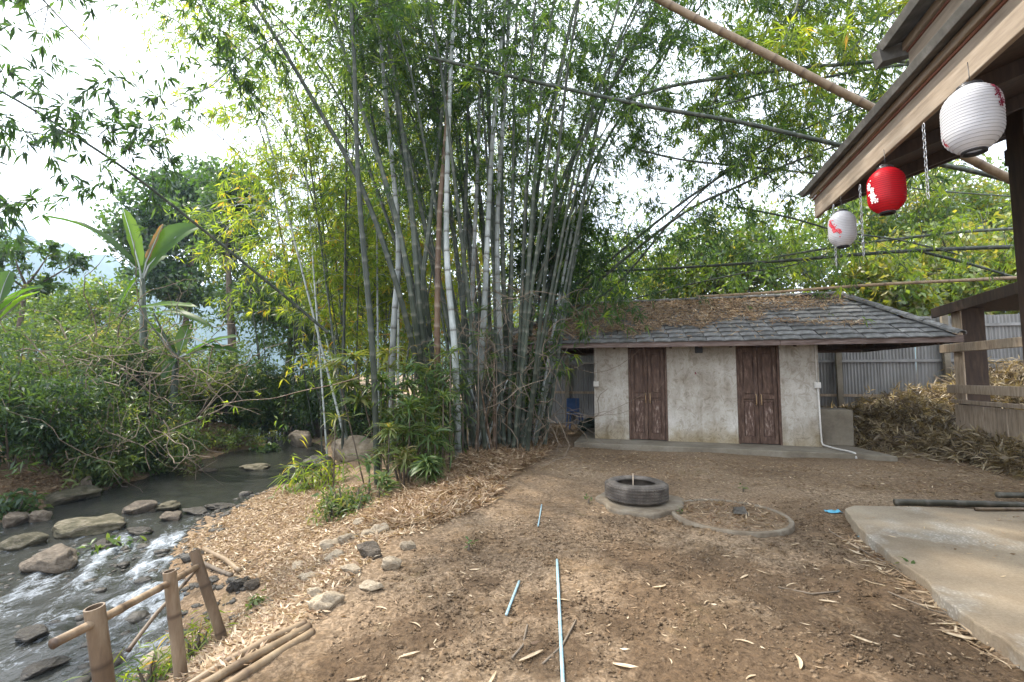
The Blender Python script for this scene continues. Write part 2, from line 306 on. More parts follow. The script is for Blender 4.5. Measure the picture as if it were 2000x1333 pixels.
def wall_mat():
    m, n, l, b = new_mat('stained cement render')
    a = noise(n, l, 1.1, 8, 0.65); r = ramp(n, [(0.3, (0.26, 0.225, 0.175)), (0.5, (0.43, 0.40, 0.35)), (0.7, (0.60, 0.58, 0.54))]); l.new(a.outputs['Fac'], r.inputs['Fac'])
    w = noise(n, l, 5.5, 9, 0.75, stretch=(1, 1, 0.8)); w.inputs['Distortion'].default_value = 1.6
    rs = ramp(n, [(0.40, (0.60, 0.57, 0.52)), (0.50, (1, 1, 1)), (0.60, (0.74, 0.73, 0.70))]); l.new(w.outputs['Fac'], rs.inputs['Fac'])
    col = mixrgb(n, l, 0.8, r.outputs['Color'], rs.outputs['Color'], 'MULTIPLY')
    t = n.new('ShaderNodeTexCoord'); s = n.new('ShaderNodeSeparateXYZ'); l.new(t.outputs['Object'], s.inputs[0])
    k = noise(n, l, 2.2, 6, 0.6); ad = n.new('ShaderNodeMath'); ad.operation = 'MULTIPLY_ADD'; ad.inputs[1].default_value = 0.9; l.new(k.outputs['Fac'], ad.inputs[0]); l.new(s.outputs['Z'], ad.inputs[2])
    d = ramp(n, [(0.50, (1, 1, 1)), (0.98, (0, 0, 0))]); l.new(ad.outputs[0], d.inputs['Fac'])      # splash dirt and algae along the foot
    col = mixrgb(n, l, d.outputs['Color'], col, mixrgb(n, l, 0.75, col, (0.62, 0.50, 0.27), 'MULTIPLY'))
    st = noise(n, l, 2.4, 4, 0.5, stretch=(2.5, 2.5, 0.35)); ds = ramp(n, [(0.52, (0, 0, 0)), (0.7, (1, 1, 1))]); l.new(st.outputs['Fac'], ds.inputs['Fac'])
    col = mixrgb(n, l, ds.outputs['Color'], col, mixrgb(n, l, 0.55, col, (0.55, 0.50, 0.42), 'MULTIPLY'))
    l.new(col, b.inputs['Base Color']); b.inputs['Roughness'].default_value = 0.85; b.inputs['Specular IOR Level'].default_value = 0.2
    bump(n, l, b, w.outputs['Fac'], 0.35, 0.008); return m
M['wall'] = wall_mat()
def metal_mat():
    m, n, l, b = new_mat('weathered zinc sheet')
    a = noise(n, l, 3, 6, 0.6, stretch=(1, 1, 0.25)); r = ramp(n, [(0.3, (0.12, 0.118, 0.114)), (0.55, (0.20, 0.198, 0.195)), (0.75, (0.28, 0.28, 0.28))]); l.new(a.outputs['Fac'], r.inputs['Fac'])
    l.new(r.outputs['Color'], b.inputs['Base Color']); b.inputs['Metallic'].default_value = 0.05; b.inputs['Roughness'].default_value = 0.6; return m
M['zinc'] = metal_mat()
def ground_mat():
    m, n, l, b = new_mat('dirt, litter and bank')
    a = noise(n, l, 0.75, 7, 0.62); r = ramp(n, [(0.30, (0.175, 0.125, 0.082)), (0.47, (0.275, 0.202, 0.136)), (0.62, (0.37, 0.285, 0.20)), (0.75, (0.45, 0.36, 0.262))]); l.new(a.outputs['Fac'], r.inputs['Fac'])
    g = noise(n, l, 24, 9, 0.82); gr = ramp(n, [(0.36, (0.30, 0.27, 0.24)), (0.50, (0.95, 0.95, 0.95)), (0.66, (1.45, 1.4, 1.32))]); l.new(g.outputs['Fac'], gr.inputs['Fac'])
    col = mixrgb(n, l, 0.85, r.outputs['Color'], gr.outputs['Color'], 'MULTIPLY')
    vo = n.new('ShaderNodeTexVoronoi'); vo.inputs['Scale'].default_value = 34; vt = n.new('ShaderNodeTexCoord'); vm = noise(n, l, 9, 4, 0.6); vx = n.new('ShaderNodeMixRGB'); vx.blend_type = 'LINEAR_LIGHT'; vx.inputs['Fac'].default_value = 0.09
    l.new(vt.outputs['Object'], vx.inputs['Color1']); l.new(vm.outputs['Color'], vx.inputs['Color2']); l.new(vx.outputs['Color'], vo.inputs['Vector'])
    vr = ramp(n, [(0.12, (1.22, 1.2, 1.16)), (0.40, (0.95, 0.95, 0.95)), (0.62, (0.56, 0.53, 0.49))]); l.new(vo.outputs['Distance'], vr.inputs['Fac']); col = mixrgb(n, l, 0.75, col, vr.outputs['Color'], 'MULTIPLY')   # crumbs of soil
    p = noise(n, l, 1.5, 12, 0.78); pr = ramp(n, [(0.47, (0, 0, 0)), (0.60, (1, 1, 1))]); l.new(p.outputs['Fac'], pr.inputs['Fac'])
    col = mixrgb(n, l, pr.outputs['Color'], col, mixrgb(n, l, 0.62, col, (0.45, 0.36, 0.25), 'MULTIPLY'))       # damp dark patches of dirt
    ms = noise(n, l, 1.1, 7, 0.7); ms.inputs['Distortion'].default_value = 0.6
    mr = ramp(n, [(0.60, (0, 0, 0)), (0.70, (1, 1, 1))]); l.new(ms.outputs['Fac'], mr.inputs['Fac'])
    col = mixrgb(n, l, mixrgb(n, l, 1.0, mr.outputs['Color'], (0.45, 0.45, 0.45), 'MULTIPLY'), col, (0.125, 0.098, 0.035))  # thin moss
    at2 = n.new('ShaderNodeAttribute'); at2.attribute_name = 'damp'; dn = noise(n, l, 7, 10, 0.8); da = n.new('ShaderNodeMath'); da.operation = 'MULTIPLY_ADD'; da.inputs[1].default_value = 1.3; l.new(at2.outputs['Fac'], da.inputs[0]); l.new(dn.outputs['Fac'], da.inputs[2])
    dr = ramp(n, [(0.86, (0, 0, 0)), (1.25, (0.75, 0.75, 0.75))]); l.new(da.outputs[0], dr.inputs['Fac'])
    col = mixrgb(n, l, dr.outputs['Color'], col, mixrgb(n, l, 1.0, gr.outputs['Color'], (0.115, 0.076, 0.046), 'MULTIPLY'))   # dark soil crust
    l.new(col, b.inputs['Base Color']); b.inputs['Roughness'].default_value = 0.95; b.inputs['Specular IOR Level'].default_value = 0.12
    h = n.new('ShaderNodeMath'); h.operation = 'ADD'; l.new(g.outputs['Fac'], h.inputs[0]); l.new(p.outputs['Fac'], h.inputs[1])
    bump(n, l, b, h.outputs[0], 0.8, 0.03); return m
M['ground'] = ground_mat()
def pad_mat():
    m, n, l, b = new_mat('worn concrete pad')
    a = noise(n, l, 0.9, 8, 0.65); r = ramp(n, [(0.3, (0.165, 0.125, 0.085)), (0.5, (0.24, 0.195, 0.14)), (0.7, (0.31, 0.265, 0.20))]); l.new(a.outputs['Fac'], r.inputs['Fac'])
    g = noise(n, l, 60, 5, 0.8); gr = ramp(n, [(0.35, (0.70, 0.69, 0.67)), (0.65, (1.08, 1.08, 1.07))]); l.new(g.outputs['Fac'], gr.inputs['Fac'])
    col = mixrgb(n, l, 0.8, r.outputs['Color'], gr.outputs['Color'], 'MULTIPLY')
    vo = n.new('ShaderNodeTexVoronoi'); vo.inputs['Scale'].default_value = 42; t = n.new('ShaderNodeTexCoord'); l.new(t.outputs['Object'], vo.inputs['Vector'])
    vr = ramp(n, [(0.0, (0.50, 0.475, 0.43)), (0.5, (0.25, 0.225, 0.185))]); l.new(vo.outputs['Distance'], vr.inputs['Fac'])
    q = noise(n, l, 1.3, 5, 0.6); qr = ramp(n, [(0.56, (0, 0, 0)), (0.66, (1, 1, 1))]); l.new(q.outputs['Fac'], qr.inputs['Fac'])
    col = mixrgb(n, l, qr.outputs['Color'], col, vr.outputs['Color'])          # exposed aggregate
    l.new(col, b.inputs['Base Color']); b.inputs['Roughness'].default_value = 0.85; b.inputs['Specular IOR Level'].default_value = 0.25
    bump(n, l, b, g.outputs['Fac'], 0.25, 0.006); return m
M['pad'] = pad_mat()
def water_mat():
    m, n, l, b = new_mat('stream water')
    a = n.new('ShaderNodeAttribute'); a.attribute_name = 'tint'       # how turbulent the water is here
    f = noise(n, l, 7, 12, 0.78, stretch=(1.5, 0.9, 1)); f.inputs['Distortion'].default_value = 1.2
    ad = n.new('ShaderNodeMath'); ad.operation = 'MULTIPLY_ADD'; ad.inputs[1].default_value = 0.42; l.new(a.outputs['Fac'], ad.inputs[0]); l.new(f.outputs['Fac'], ad.inputs[2])
    fr = ramp(n, [(0.64, (0, 0, 0)), (1.0, (1, 1, 1))]); l.new(ad.outputs[0], fr.inputs['Fac'])
    col = mixrgb(n, l, fr.outputs['Color'], (0.026, 0.027, 0.024), (0.46, 0.51, 0.58)); l.new(col, b.inputs['Base Color'])
    rr = n.new('ShaderNodeMapRange'); rr.inputs['To Min'].default_value = 0.06; rr.inputs['To Max'].default_value = 0.5; l.new(fr.outputs['Color'], rr.inputs['Value']); l.new(rr.outputs['Result'], b.inputs['Roughness'])
    b.inputs['IOR'].default_value = 1.33
    w = noise(n, l, 9, 5, 0.6, stretch=(1.5, 0.8, 1)); bump(n, l, b, w.outputs['Fac'], 0.5, 0.03); return m
M['water'] = water_mat()


# ------------------------------------------------------------------ ground, water, hills
def axis(parts):
    out = []
    for a, b, s in parts: out += list(np.arange(a, b, s))
    return np.array(out + [parts[-1][1]])
gx = axis([(-1800, -60, 60), (-60, -14, 2.0), (-14, -5, 0.16), (-5, 4.5, 0.055), (4.5, 14, 0.2), (14, 60, 3), (60, 1800, 60)])
gy = axis([(-30, 0, 2.0), (0, 1.6, 0.2), (1.6, 7.5, 0.055), (7.5, 16, 0.13), (16, 40, 0.8), (40, 100, 5), (100, 1000, 50)])
X, Y = np.meshgrid(gx, gy); Z = terrain(X, Y)
nr = np.clip((9 - Y) / 4, 0, 1) * (np.abs(X) < 6)
Z += nr * 0.006 * rng.standard_normal(Z.shape)
gd = np.random.default_rng(19)
for k in range(120):
    cx_, cy_, dp, ra, sa = gd.uniform(-1.0, 4.5), gd.uniform(2.0, 8.0), gd.uniform(-.018, .012), gd.uniform(.05, .14), gd.uniform(0, 3.14)
    du, dv = (X - cx_) * math.cos(sa) + (Y - cy_) * math.sin(sa), -(X - cx_) * math.sin(sa) + (Y - cy_) * math.cos(sa); Z += dp * np.exp(-(du / ra / 1.7) ** 2 - (dv / ra) ** 2)
iy, ix = np.meshgrid(np.arange(len(gy) - 1), np.arange(len(gx) - 1), indexing='ij'); a0 = iy * len(gx) + ix
F = np.stack([a0, a0 + 1, a0 + 1 + len(gx), a0 + len(gx)], -1).reshape(-1, 4)
damp = np.zeros_like(X)
for px, py, rr_ in ((1250, 1085, .42), (1400, 1110, .55), (1500, 1150, .45), (1290, 1170, .35), (1650, 1140, .42), (1230, 1220, .25), (1420, 1240, .40), (1620, 1250, .40), (1800, 1230, .38), (1330, 1310, .36), (1560, 1320, .40), (1900, 1310, .36), (1070, 1180, .22), (1090, 1290, .25), (940, 1140, .20), (830, 1230, .28), (700, 1280, .25), (1760, 1290, .3)):
    q = flat(px, py, 0.0); damp = np.maximum(damp, 0.62 * np.exp(-((X - q.x) ** 2 + (Y - q.y) ** 2) / rr_ ** 2))
me = mesh_np('ground', np.stack([X, Y, Z], -1).reshape(-1, 3), F, True); set_attr(me, 'damp', damp.ravel()); tag(link('ground', me, M['ground']), kind='structure')

wy = axis([(-5, 2, 0.25), (2, 10, 0.07), (10, 26, 0.25)]); wt = np.linspace(-0.06, 1.06, 110)
WY, WT = np.meshgrid(wy, wt, indexing='ij'); xs_, xf_ = lerp(WY, *SHORE), lerp(WY, *FAR)
WX = xf_ + (xs_ - xf_) * WT
turb = np.clip((9.2 - WY) / 2.5, 0, 1) * np.clip(0.45 + 0.75 * vnoise(WX, WY, 0.9, 11), 0, 1)
turb = np.maximum(turb, np.clip((8.0 - WY) / 1.2, 0, 1) * 0.35) * np.clip(1.25 - 0.55 * np.clip((-4.8 - WX) / 2.0, 0, 1.4) * (WY > 6.6), 0.05, 1)
WZ = zw(WY) + turb * (0.034 * vnoise(WX, WY * .6, 4.5, 3) + 0.026 * vnoise(WX, WY * .6, 10, 5) + 0.014 * vnoise(WX, WY * .7, 21, 6)) + 0.003 * vnoise(WX, WY, 5, 9)
n1 = len(wt); iy, ix = np.meshgrid(np.arange(len(wy) - 1), np.arange(n1 - 1), indexing='ij'); a0 = iy * n1 + ix
F = np.stack([a0, a0 + 1, a0 + 1 + n1, a0 + n1], -1).reshape(-1, 4)
me = mesh_np('stream', np.stack([WX, WY, WZ], -1).reshape(-1, 3), F, True); crest = np.clip(0.5 + 0.5 * vnoise(WX, WY * .6, 4.5, 3) + 0.35 * vnoise(WX, WY * .6, 10, 5), 0, 1.3); set_attr(me, 'tint', (turb * crest).ravel())
tag(link('stream', me, M['water']), kind='structure')

hx = np.linspace(-420, 420, 160); prof = 34 + 40 * np.exp(-((hx + 205) / 55) ** 2) + 14 * np.exp(-((hx + 100) / 60) ** 2) + 8 * np.exp(-((hx - 120) / 120) ** 2) + 2.0 * np.sin(hx * 0.11) + 1.2 * np.sin(hx * 0.31)
rows = [(190, 0.0), (205, 0.35), (222, 0.75), (240, 1.0), (275, 0.9), (330, 0.0)]; HS = 2.5
V = [(HS * x * (1 + 0.1 * k), HS * (y + 6 * math.sin(x * 0.05 + k)), -0.5 + HS * p * f * (1 + 0.06 * math.sin(x * 0.4 + 2 * k))) for k, (y, f) in enumerate(rows) for x, p in zip(hx, prof)]
n1 = len(hx); F = [(k * n1 + i, k * n1 + i + 1, (k + 1) * n1 + i + 1, (k + 1) * n1 + i) for k in range(len(rows) - 1) for i in range(n1 - 1)]
tag(link('hills', mesh_np('hills', V, F, True), M['hill']), kind='structure')

# concrete pad under the pavilion eave
RZ = R(-16)
pad = MB()
poly = [flat(px, py, 0.08) for px, py in ((1650, 994), (1662, 1012), (1690, 1040), (1722, 1066), (1752, 1094), (1790, 1119), (1822, 1150), (1868, 1186), (1902, 1214), (1950, 1240), (2000, 1280))]
poly += [Vector((2.35, 1.4, 0)), Vector((1.9, -1.5, 0)), Vector((10, -1.5, 0)), Vector((10, 4.6, 0)), flat(1990, 997, 0.08), flat(1800, 990, 0.08), flat(1668, 987, 0.08)]
pp = []
for i, p in enumerate(poly):
    q = poly[(i + 1) % len(poly)]; pp.append((p.x, p.y)); L = (Vector((q.x, q.y)) - Vector((p.x, p.y))).length
    if L < 1.2:
        for f in (0.33, 0.66): pp.append((p.x + (q.x - p.x) * f + random.uniform(-.015, .015), p.y + (q.y - p.y) * f + random.uniform(-.012, .012)))
pad.prism(pp, -0.15, 0.08); tag(pad.build('pavement_pad', M['pad'], bevel=0.012), kind='structure')

# ------------------------------------------------------------------ the hut
W = flat(1162, 856.5, 0.1); W.z = 0
hut = empty('concrete_hut', W, RZ)
tag(hut, 'low grey cement hut with two brown doors under a leaf-strewn tiled hip roof', 'hut')
UL, UR, VE, VR, ZE, ZR, RL, RR = -2.07, 6.42, -0.68, 1.25, 2.19, 3.27, -0.60, 5.30
WL, WD, ZB, ZT = 4.43, 2.2, 0.10, 2.36
b = MB(); b.prism([(-0.36, -0.74), (4.4, -0.76), (5.30, -0.86), (5.05, 0.2), (5.0, 2.6), (-0.36, 2.6)], -0.15, 0.10); b.build('plinth', M['concrete'], hut, bevel=0.015)
DU = [(0.745, 1.56), (2.93, 3.74)]; DT = 2.14
b = MB(); TH = 0.12
for u0, u1 in ((0, DU[0][0]), (DU[0][1], DU[1][0]), (DU[1][1], WL)): b.box(((u0 + u1) / 2, TH / 2, (ZB + ZT) / 2), (u1 - u0, TH, ZT - ZB))
for u0, u1 in DU: b.box(((u0 + u1) / 2, TH / 2, (DT + ZT) / 2), (u1 - u0, TH, ZT - DT))
b.box((TH / 2, (TH + WD) / 2, (ZB + ZT) / 2), (TH, WD - TH, ZT - ZB)); b.box((WL - TH / 2, (TH + WD) / 2, (ZB + ZT) / 2), (TH, WD - TH, ZT - ZB))
b.box((WL / 2, WD + TH / 2, (ZB + ZT) / 2), (WL, TH, ZT - ZB)); b.build('wall', M['wall'], hut)
for di, (u0, u1) in enumerate(DU):
    b = MB()
    b.box((u0 + 0.025, 0.045, (ZB + DT) / 2), (0.05, 0.10, DT - ZB)); b.box((u1 - 0.025, 0.045, (ZB + DT) / 2), (0.05, 0.10, DT - ZB)); b.box(((u0 + u1) / 2, 0.045, DT - 0.025), (u1 - u0 - 0.1, 0.098, 0.05))
    door = b.build('door', M['door'], hut, bevel=0.004)
    tag(door, ['double door nearer the bamboo clump', 'double door nearer the low cement block'][di])
    lw = (u1 - u0 - 0.108) / 2
    for k in range(2):
        c = u0 + 0.052 + lw / 2 + k * (lw + 0.004); z0, z1 = ZB + 0.015, DT - 0.055
        q = MB(); q.box((c, 0.070, (z0 + z1) / 2), (lw - 0.004, 0.022, z1 - z0))
        for s in (-1, 1): q.box((c + s * (lw / 2 - 0.036), 0.040, (z0 + z1) / 2), (0.066, 0.024, z1 - z0 - 0.002))
        for zc, hh in ((z0 + 0.07, 0.14), (1.06, 0.085), (1.0 - 0.02, 0.03), (z1 - 0.05, 0.10)): q.box((c, 0.041, zc), (lw - 0.138, 0.022, hh))
        leaf = q.build('door_leaf', M['door'], door, bevel=0.004)
        for zc, hh in (((z0 + 0.14 + 0.965) / 2, 0.70), ((1.1025 + z1 - 0.10) / 2, 0.83)):
            q = MB(); q.box((c, 0.052, zc), (lw - 0.185, 0.020, hh)); q.build('door_panel', M['door_panel' if zc < 1 else 'door'], door, bevel=0.012)
        hx_ = c + (1 if k == 0 else -1) * (lw / 2 - 0.045); h = MB()
        h.tube([(hx_, 0.03, 0.90), (hx_, -0.005, 0.915), (hx_, -0.012, 0.99), (hx_, -0.012, 1.03), (hx_, -0.005, 1.10), (hx_, 0.03, 1.115)], 0.011, 8)
        h.build('handle', M['brass'], door)
for u, z0, z1 in ((0.045, 1.36, 2.3), (4.385, 1.36, 2.3)):
    b = MB(); b.tube([(u, -0.016, z0), (u, -0.016, z1)], 0.011, 8); b.build('conduit', M['pvc_white'], hut)
    b = MB(); b.box((u, -0.03, z0 - 0.05), (0.115, 0.055, 0.115)); b.box((u, -0.061, z0 - 0.05), (0.09, 0.008, 0.09)); b.build('junction_box', M['pvc_white'], hut, bevel=0.008)
b = MB(); b.tube([(4.395, -0.02, 1.25), (4.41, -0.02, 0.45), (4.415, -0.025, 0.20), (4.43, -0.04, 0.145), (4.52, -0.30, 0.125), (4.66, -0.66, 0.12), (4.70, -0.76, 0.11), (4.70, -0.80, 0.02)], 0.016, 10); b.build('drain_pipe', M['pvc_white'], hut)
b = MB(); b.box((2.21, -0.03, 2.06), (0.15, 0.06, 0.17)); b.box((2.21, -0.075, 2.03), (0.10, 0.03, 0.08)); b.build('lamp_box', M['black'], hut, bevel=0.006)
b = MB(); b.tube([(2.13, -0.006, 1.575), (2.135, -0.006, 1.535), (2.15, -0.006, 1.53)], 0.010, 6); b.build('paint_mark', M['print_dark'], hut)
b = MB(); b.tube([(2.17, -0.005, 1.545), (2.20, -0.005, 1.56), (2.235, -0.005, 1.55), (2.26, -0.005, 1.575)], 0.008, 6); b.build('paint_mark', M['wall'], hut)
b = MB(); b.box((WL + 0.335, 0.50, 0.46), (0.60, 0.55, 0.72)); b.build('cement_block', M['concrete'], hut, bevel=0.02)
# roof: shell, fascia, rafters, tiles, caps
VB, ZBK = 2 * VR - VE, ZE
b = MB(); t = 0.05
ev = [Vector((UL, VE, ZE)), Vector((UR, VE, ZE)), Vector((UR, VB, ZE)), Vector((UL, VB, ZE))]; rd = [Vector((RL, VR, ZR)), Vector((RR, VR, ZR))]
vv = ev + rd + [p - Vector((0, 0, t)) for p in ev + rd]
b.add(vv, [(0, 1, 5, 4), (1, 2, 5), (2, 3, 4, 5), (3, 0, 4), (6, 10, 11, 7), (7, 11, 8), (8, 11, 10, 9), (9, 10, 6), (0, 6, 7, 1), (1, 7, 8, 2), (2, 8, 9, 3), (3, 9, 6, 0)])
roof = b.build('roof', M['wood_dark'], hut)
for k, (p, q) in enumerate(((ev[0], ev[1]), (ev[1], ev[2]), (ev[2], ev[3]), (ev[3], ev[0]))):
    o = Vector(((0, -1, 0), (1, 0, 0), (0, 1, 0), (-1, 0, 0))[k]) * 0.016
    nseg = 3 if k == 0 else 1
    for j in range(nseg):
        a_, c_ = p.lerp(q, j / nseg + (0.0003 if j else 0)), p.lerp(q, (j + 1) / nseg - 0.0003)
        f = MB(); f.beam(a_ + o - Vector((0, 0, 0.045 + 0.003 * j)), c_ + o - Vector((0, 0, 0.045 + 0.004 * (j % 2))), 0.028, 0.125); f.build('fascia', M['wood_fascia_hut'], roof, bevel=0.004)
for k in range(15):
    u = -1.75 + k * (6.1 + 1.75) / 14; s_end = min(1, min((u - UL) / (RL - UL), (UR - u) / (UR - RR)))
    f = MB(); f.beam((u, VE + 0.03, ZE - 0.10), (u, VE + (VR - VE) * s_end, ZE - 0.10 + (ZR - ZE) * s_end - 0.02), 0.05, 0.09); f.build('rafter', M['wood_dark'], roof)
for v in (-0.05, 2.2 + 0.15):
    f = MB(); f.beam((UL + 0.05, v, ZE + 0.02), (-0.01, v, ZE + 0.02), 0.08, 0.14); f.build('eave_beam', M['wood_dark'], roof)
    f = MB(); f.beam((WL + 0.01, v, ZE + 0.02), (UR - 0.05, v, ZE + 0.02), 0.08, 0.14); f.build('eave_beam', M['wood_dark'], roof)
SL = math.hypot(VR - VE, ZR - ZE); sdir = Vector((0, (VR - VE) / SL, (ZR - ZE) / SL)); nrm = Vector((0, -sdir.z, sdir.y)); TW, TE = 0.335, 0.205
tm = MB(); tv = []
for j, y in enumerate((0, 0.13, 0.27)):
    for i in range(5):
        x = -TW / 2 + 0.006 + (TW - 0.012) * i / 4; cz = 0.010 * math.sin(math.pi * i / 4) * (1 - j * 0.2)
        tv += [Vector((x, y, 0.030 - 0.10 * y + cz))]
tv += [p - Vector((0, 0, 0.020)) for p in tv]
tf = [(j * 5 + i, j * 5 + i + 1, (j + 1) * 5 + i + 1, (j + 1) * 5 + i) for j in range(2) for i in range(4)]
tf += [tuple(15 + q for q in f[::-1]) for f in tf] + [(i, 15 + i, 16 + i, i + 1) for i in range(4)] + [(0, 5, 20, 15), (5, 10, 25, 20), (4, 19, 24, 9), (9, 24, 29, 14)]
tm.add(tv, tf); proto = tm.build('tile', M['tile'], roof); tile_me = proto.data; bpy.data.objects.remove(proto)
nt_ = 0; row = 0; s = -0.06
while s < SL - 0.08:
    f0 = max(0, (s + 0.08) / SL); uL, uR = UL + (RL - UL) * f0 - 0.03, UR + (RR - UR) * f0 + 0.03
    u = uL + TW / 2 - (row % 2) * TW / 2 + 0.02
    while u < uR:
        if u - TW / 2 > uL - 0.2 and u + TW / 2 < uR + 0.12 and nt_ < 300:
            o = bpy.data.objects.new('tile', tile_me); COL.objects.link(o); o.parent = roof
            mtx = Matrix((Vector((1, 0, 0)), sdir, nrm)).transposed().to_4x4() @ Matrix.Rotation(random.gauss(0, 0.012), 4, 'Z') @ Matrix.Rotation(random.gauss(0, 0.012), 4, 'Y')
            mtx.translation = Vector((u + random.gauss(0, .004), VE, ZE)) + sdir * (s + random.gauss(0, 0.006)) + nrm * 0.004
            o.matrix_local = mtx; nt_ += 1
        u += TW
    s += TE; row += 1
def caps(p, q, n, rad, name):
    for k in range(n):
        a_, c_ = p.lerp(q, k / n), p.lerp(q, (k + 1.12) / n); d = (c_ - a_).normalized(); sx = d.cross(Vector((0, 0, 1))).normalized(); uz = sx.cross(d)
        V = []
        for e, P_ in enumerate((a_, c_)):
            for lay in (0, 0.02):
                for i in range(7):
                    an = math.pi * i / 6; rr = rad * (1.0 if e else 1.12) - lay; V.append(P_ + sx * (rr * math.cos(an) * 1.25) + uz * (rr * math.sin(an) * 0.75 + (0.008 if e == 0 else 0)))
        F = [(i, i + 1, 15 + i, 14 + i) for i in range(6)] + [(7 + i, 21 + i, 22 + i, 8 + i) for i in range(6)] + [(i, 7 + i, 8 + i, i + 1) for i in range(6)] + [(14 + i, 15 + i, 22 + i, 21 + i) for i in range(6)]
        m = MB(); m.add(V, F, False); m.build(name, M['tile'], roof)
up = Vector((0, 0, 0.03))
caps(rd[1] + up, rd[0] + up, 18, 0.085, 'ridge_tile'); caps(ev[1] + up, rd[1] + up, 8, 0.085, 'hip_tile'); caps(ev[0] + up, rd[0] + up, 8, 0.085, 'hip_tile')

# ------------------------------------------------------------------ zinc fence behind the hut
fence = empty('metal_fence', W, RZ); tag(fence, 'tall grey corrugated metal sheet fence running behind the hut', 'fence')
SW = 0.82; cols = 44; V = []
for z in (0, 1.5, 3.05):
    for i in range(cols + 1):
        x = SW * i / cols; V.append((x, 0.014 * math.cos(2 * math.pi * i / 4), z))
F = [(r * (cols + 1) + i, r * (cols + 1) + i + 1, (r + 1) * (cols + 1) + i + 1, (r + 1) * (cols + 1) + i) for r in range(2) for i in range(cols)]
sh_me = mesh_np('sheet', V, F, True); sh_me.materials.append(M['zinc'])
FV = 3.75
for k in range(22):
    o = link('sheet', sh_me, None, fence, (-4.2 + k * 0.80, FV + 0.004 * (k % 2), -0.03 + random.uniform(-.02, .02))); o.rotation_euler.y = random.gauss(0, 0.006)
for z in (0.97, 1.88, 2.76):
    b = MB(); b.box((4.6, FV - 0.045, z), (17.6, 0.05, 0.07)); b.build('rail', M['wood_grey'] if z < 1 else M['zinc'], fence)
for u in (-3.9, -1.2, 1.6, 4.4, 6.05, 8.4, 11.5):
    b = MB(); b.box((u, FV - 0.13, 1.5), (0.12, 0.10, 3.1)); b.build('post', M['concrete'], fence)

# ------------------------------------------------------------------ timber stall at the right edge
sp_ = at(1890, 850, 9.0); stall = empty('timber_stall', (sp_.x, sp_.y, 0), RZ)
tag(stall, 'weathered timber stall with plank skirt and rails, beside the dry bamboo heap', 'stall')
for k in range(14):
    b = MB(); w_ = 0.265 + 0.02 * math.sin(k * 2.3); b.box((0.0 + 0.004 * (k % 2), 0.17 - 0.275 * k, 0.44), (0.03, w_, 0.98)); b.build('plank', M['wood_grey'], stall, bevel=0.006)
for z, hh, y0, x in ((0.99, 0.075, 0.30, -0.035), (1.235, 0.165, 0.40, -0.045), (2.045, 0.165, 0.55, -0.045)):
    b = MB(); b.beam((x, y0, z), (x, -3.7, z + 0.01), 0.07, hh); b.build('rail', M['wood_grey'], stall, bevel=0.008)
b = MB(); b.box((0.20, 0.10, 1.4), (0.36, 0.28, 2.82)); b.build('post', M['wood_dark'], stall, bevel=0.01)
b = MB(); b.box((0.005, 0.10, 1.9), (0.028, 0.275, 1.80)); b.build('lit_post_face', M['wood_grey'], stall, bevel=0.004)  # pale sheet on the dark post: its sunlit left face put into colour
b = MB(); b.beam((-0.12, 0.62, 2.80), (-0.12, -3.7, 3.02), 0.06, 0.20); b.build('roof_board', M['wood_dark'], stall, bevel=0.01)
b = MB(); b.beam((0.86, 0.55, 2.84), (0.86, -3.7, 3.05), 1.9, 0.08); b.build('roof_slab', M['wood_dark'], stall)
b = MB(); b.box((0.2, -3.6, 1.45), (0.3, 0.28, 2.9)); b.build('post', M['wood_dark'], stall)

# ------------------------------------------------------------------ pavilion eave at the upper right
pav = empty('pavilion', (0, 0, 0), RZ); tag(pav, 'open timber pavilion whose two-tiered eave carries the paper lanterns', 'pavilion')
PU, PV, PZ, NEAR = 1.93, 5.92, 3.30, -2.5
def pb(name, mat, u, v0, v1, z, w, h, bevel=0.006):
    b = MB(); b.box((u, (v0 + v1) / 2, z), (w, v1 - v0, h)); return b.build(name, M[mat], pav, bevel=bevel)
pb('fascia', 'wood_long', PU, NEAR, PV, PZ + 0.11, 0.035, 0.22)
pb('batten', 'wood_red', PU - 0.01, NEAR, PV + 0.02, PZ + 0.232, 0.03, 0.022, 0.003)
pb('eave_strip', 'wood_long', PU - 0.035, NEAR, PV + 0.03, PZ + 0.276, 0.03, 0.062)
def slope_slab(name, mat, u0, z0, u1, z1, v0, v1, th):
    b = MB(); d = Vector((u1 - u0, 0, z1 - z0)); L = d.length; d.normalize(); nn = Vector((-d.z, 0, d.x)); Mx = Matrix((d, Vector((0, 1, 0)), nn)).transposed()
    b.box(Vector(((u0 + u1) / 2, (v0 + v1) / 2, (z0 + z1) / 2)), (L, v1 - v0, th), Mx); return b.build(name, M[mat], pav, bevel=0.004)
PS = 0.36
slope_slab('ceiling_board', 'wood_dark', PU + 0.03, PZ + 0.20, PU + 4.5, PZ + 0.20 + 4.47 * PS, NEAR, PV - 0.05, 0.02)
slope_slab('roof_sheet', 'tile_edge', PU - 0.13, PZ + 0.315, PU + 0.55, PZ + 0.315 + 0.68 * PS + 0.02, NEAR, PV + 0.08, 0.06)
pb('upper_fascia', 'wood_long', PU + 0.30, NEAR, 4.52, PZ + 0.83, 0.035, 0.26)
pb('upper_batten', 'wood_red', PU + 0.29, NEAR, 4.53, PZ + 0.972, 0.03, 0.022, 0.003)
pb('upper_strip', 'wood_long', PU + 0.265, NEAR, 4.54, PZ + 1.022, 0.03, 0.075)
slope_slab('roof_sheet', 'tile_edge', PU + 0.10, PZ + 1.06, PU + 4.5, PZ + 1.06 + 4.4 * PS, NEAR, 4.60, 0.075)
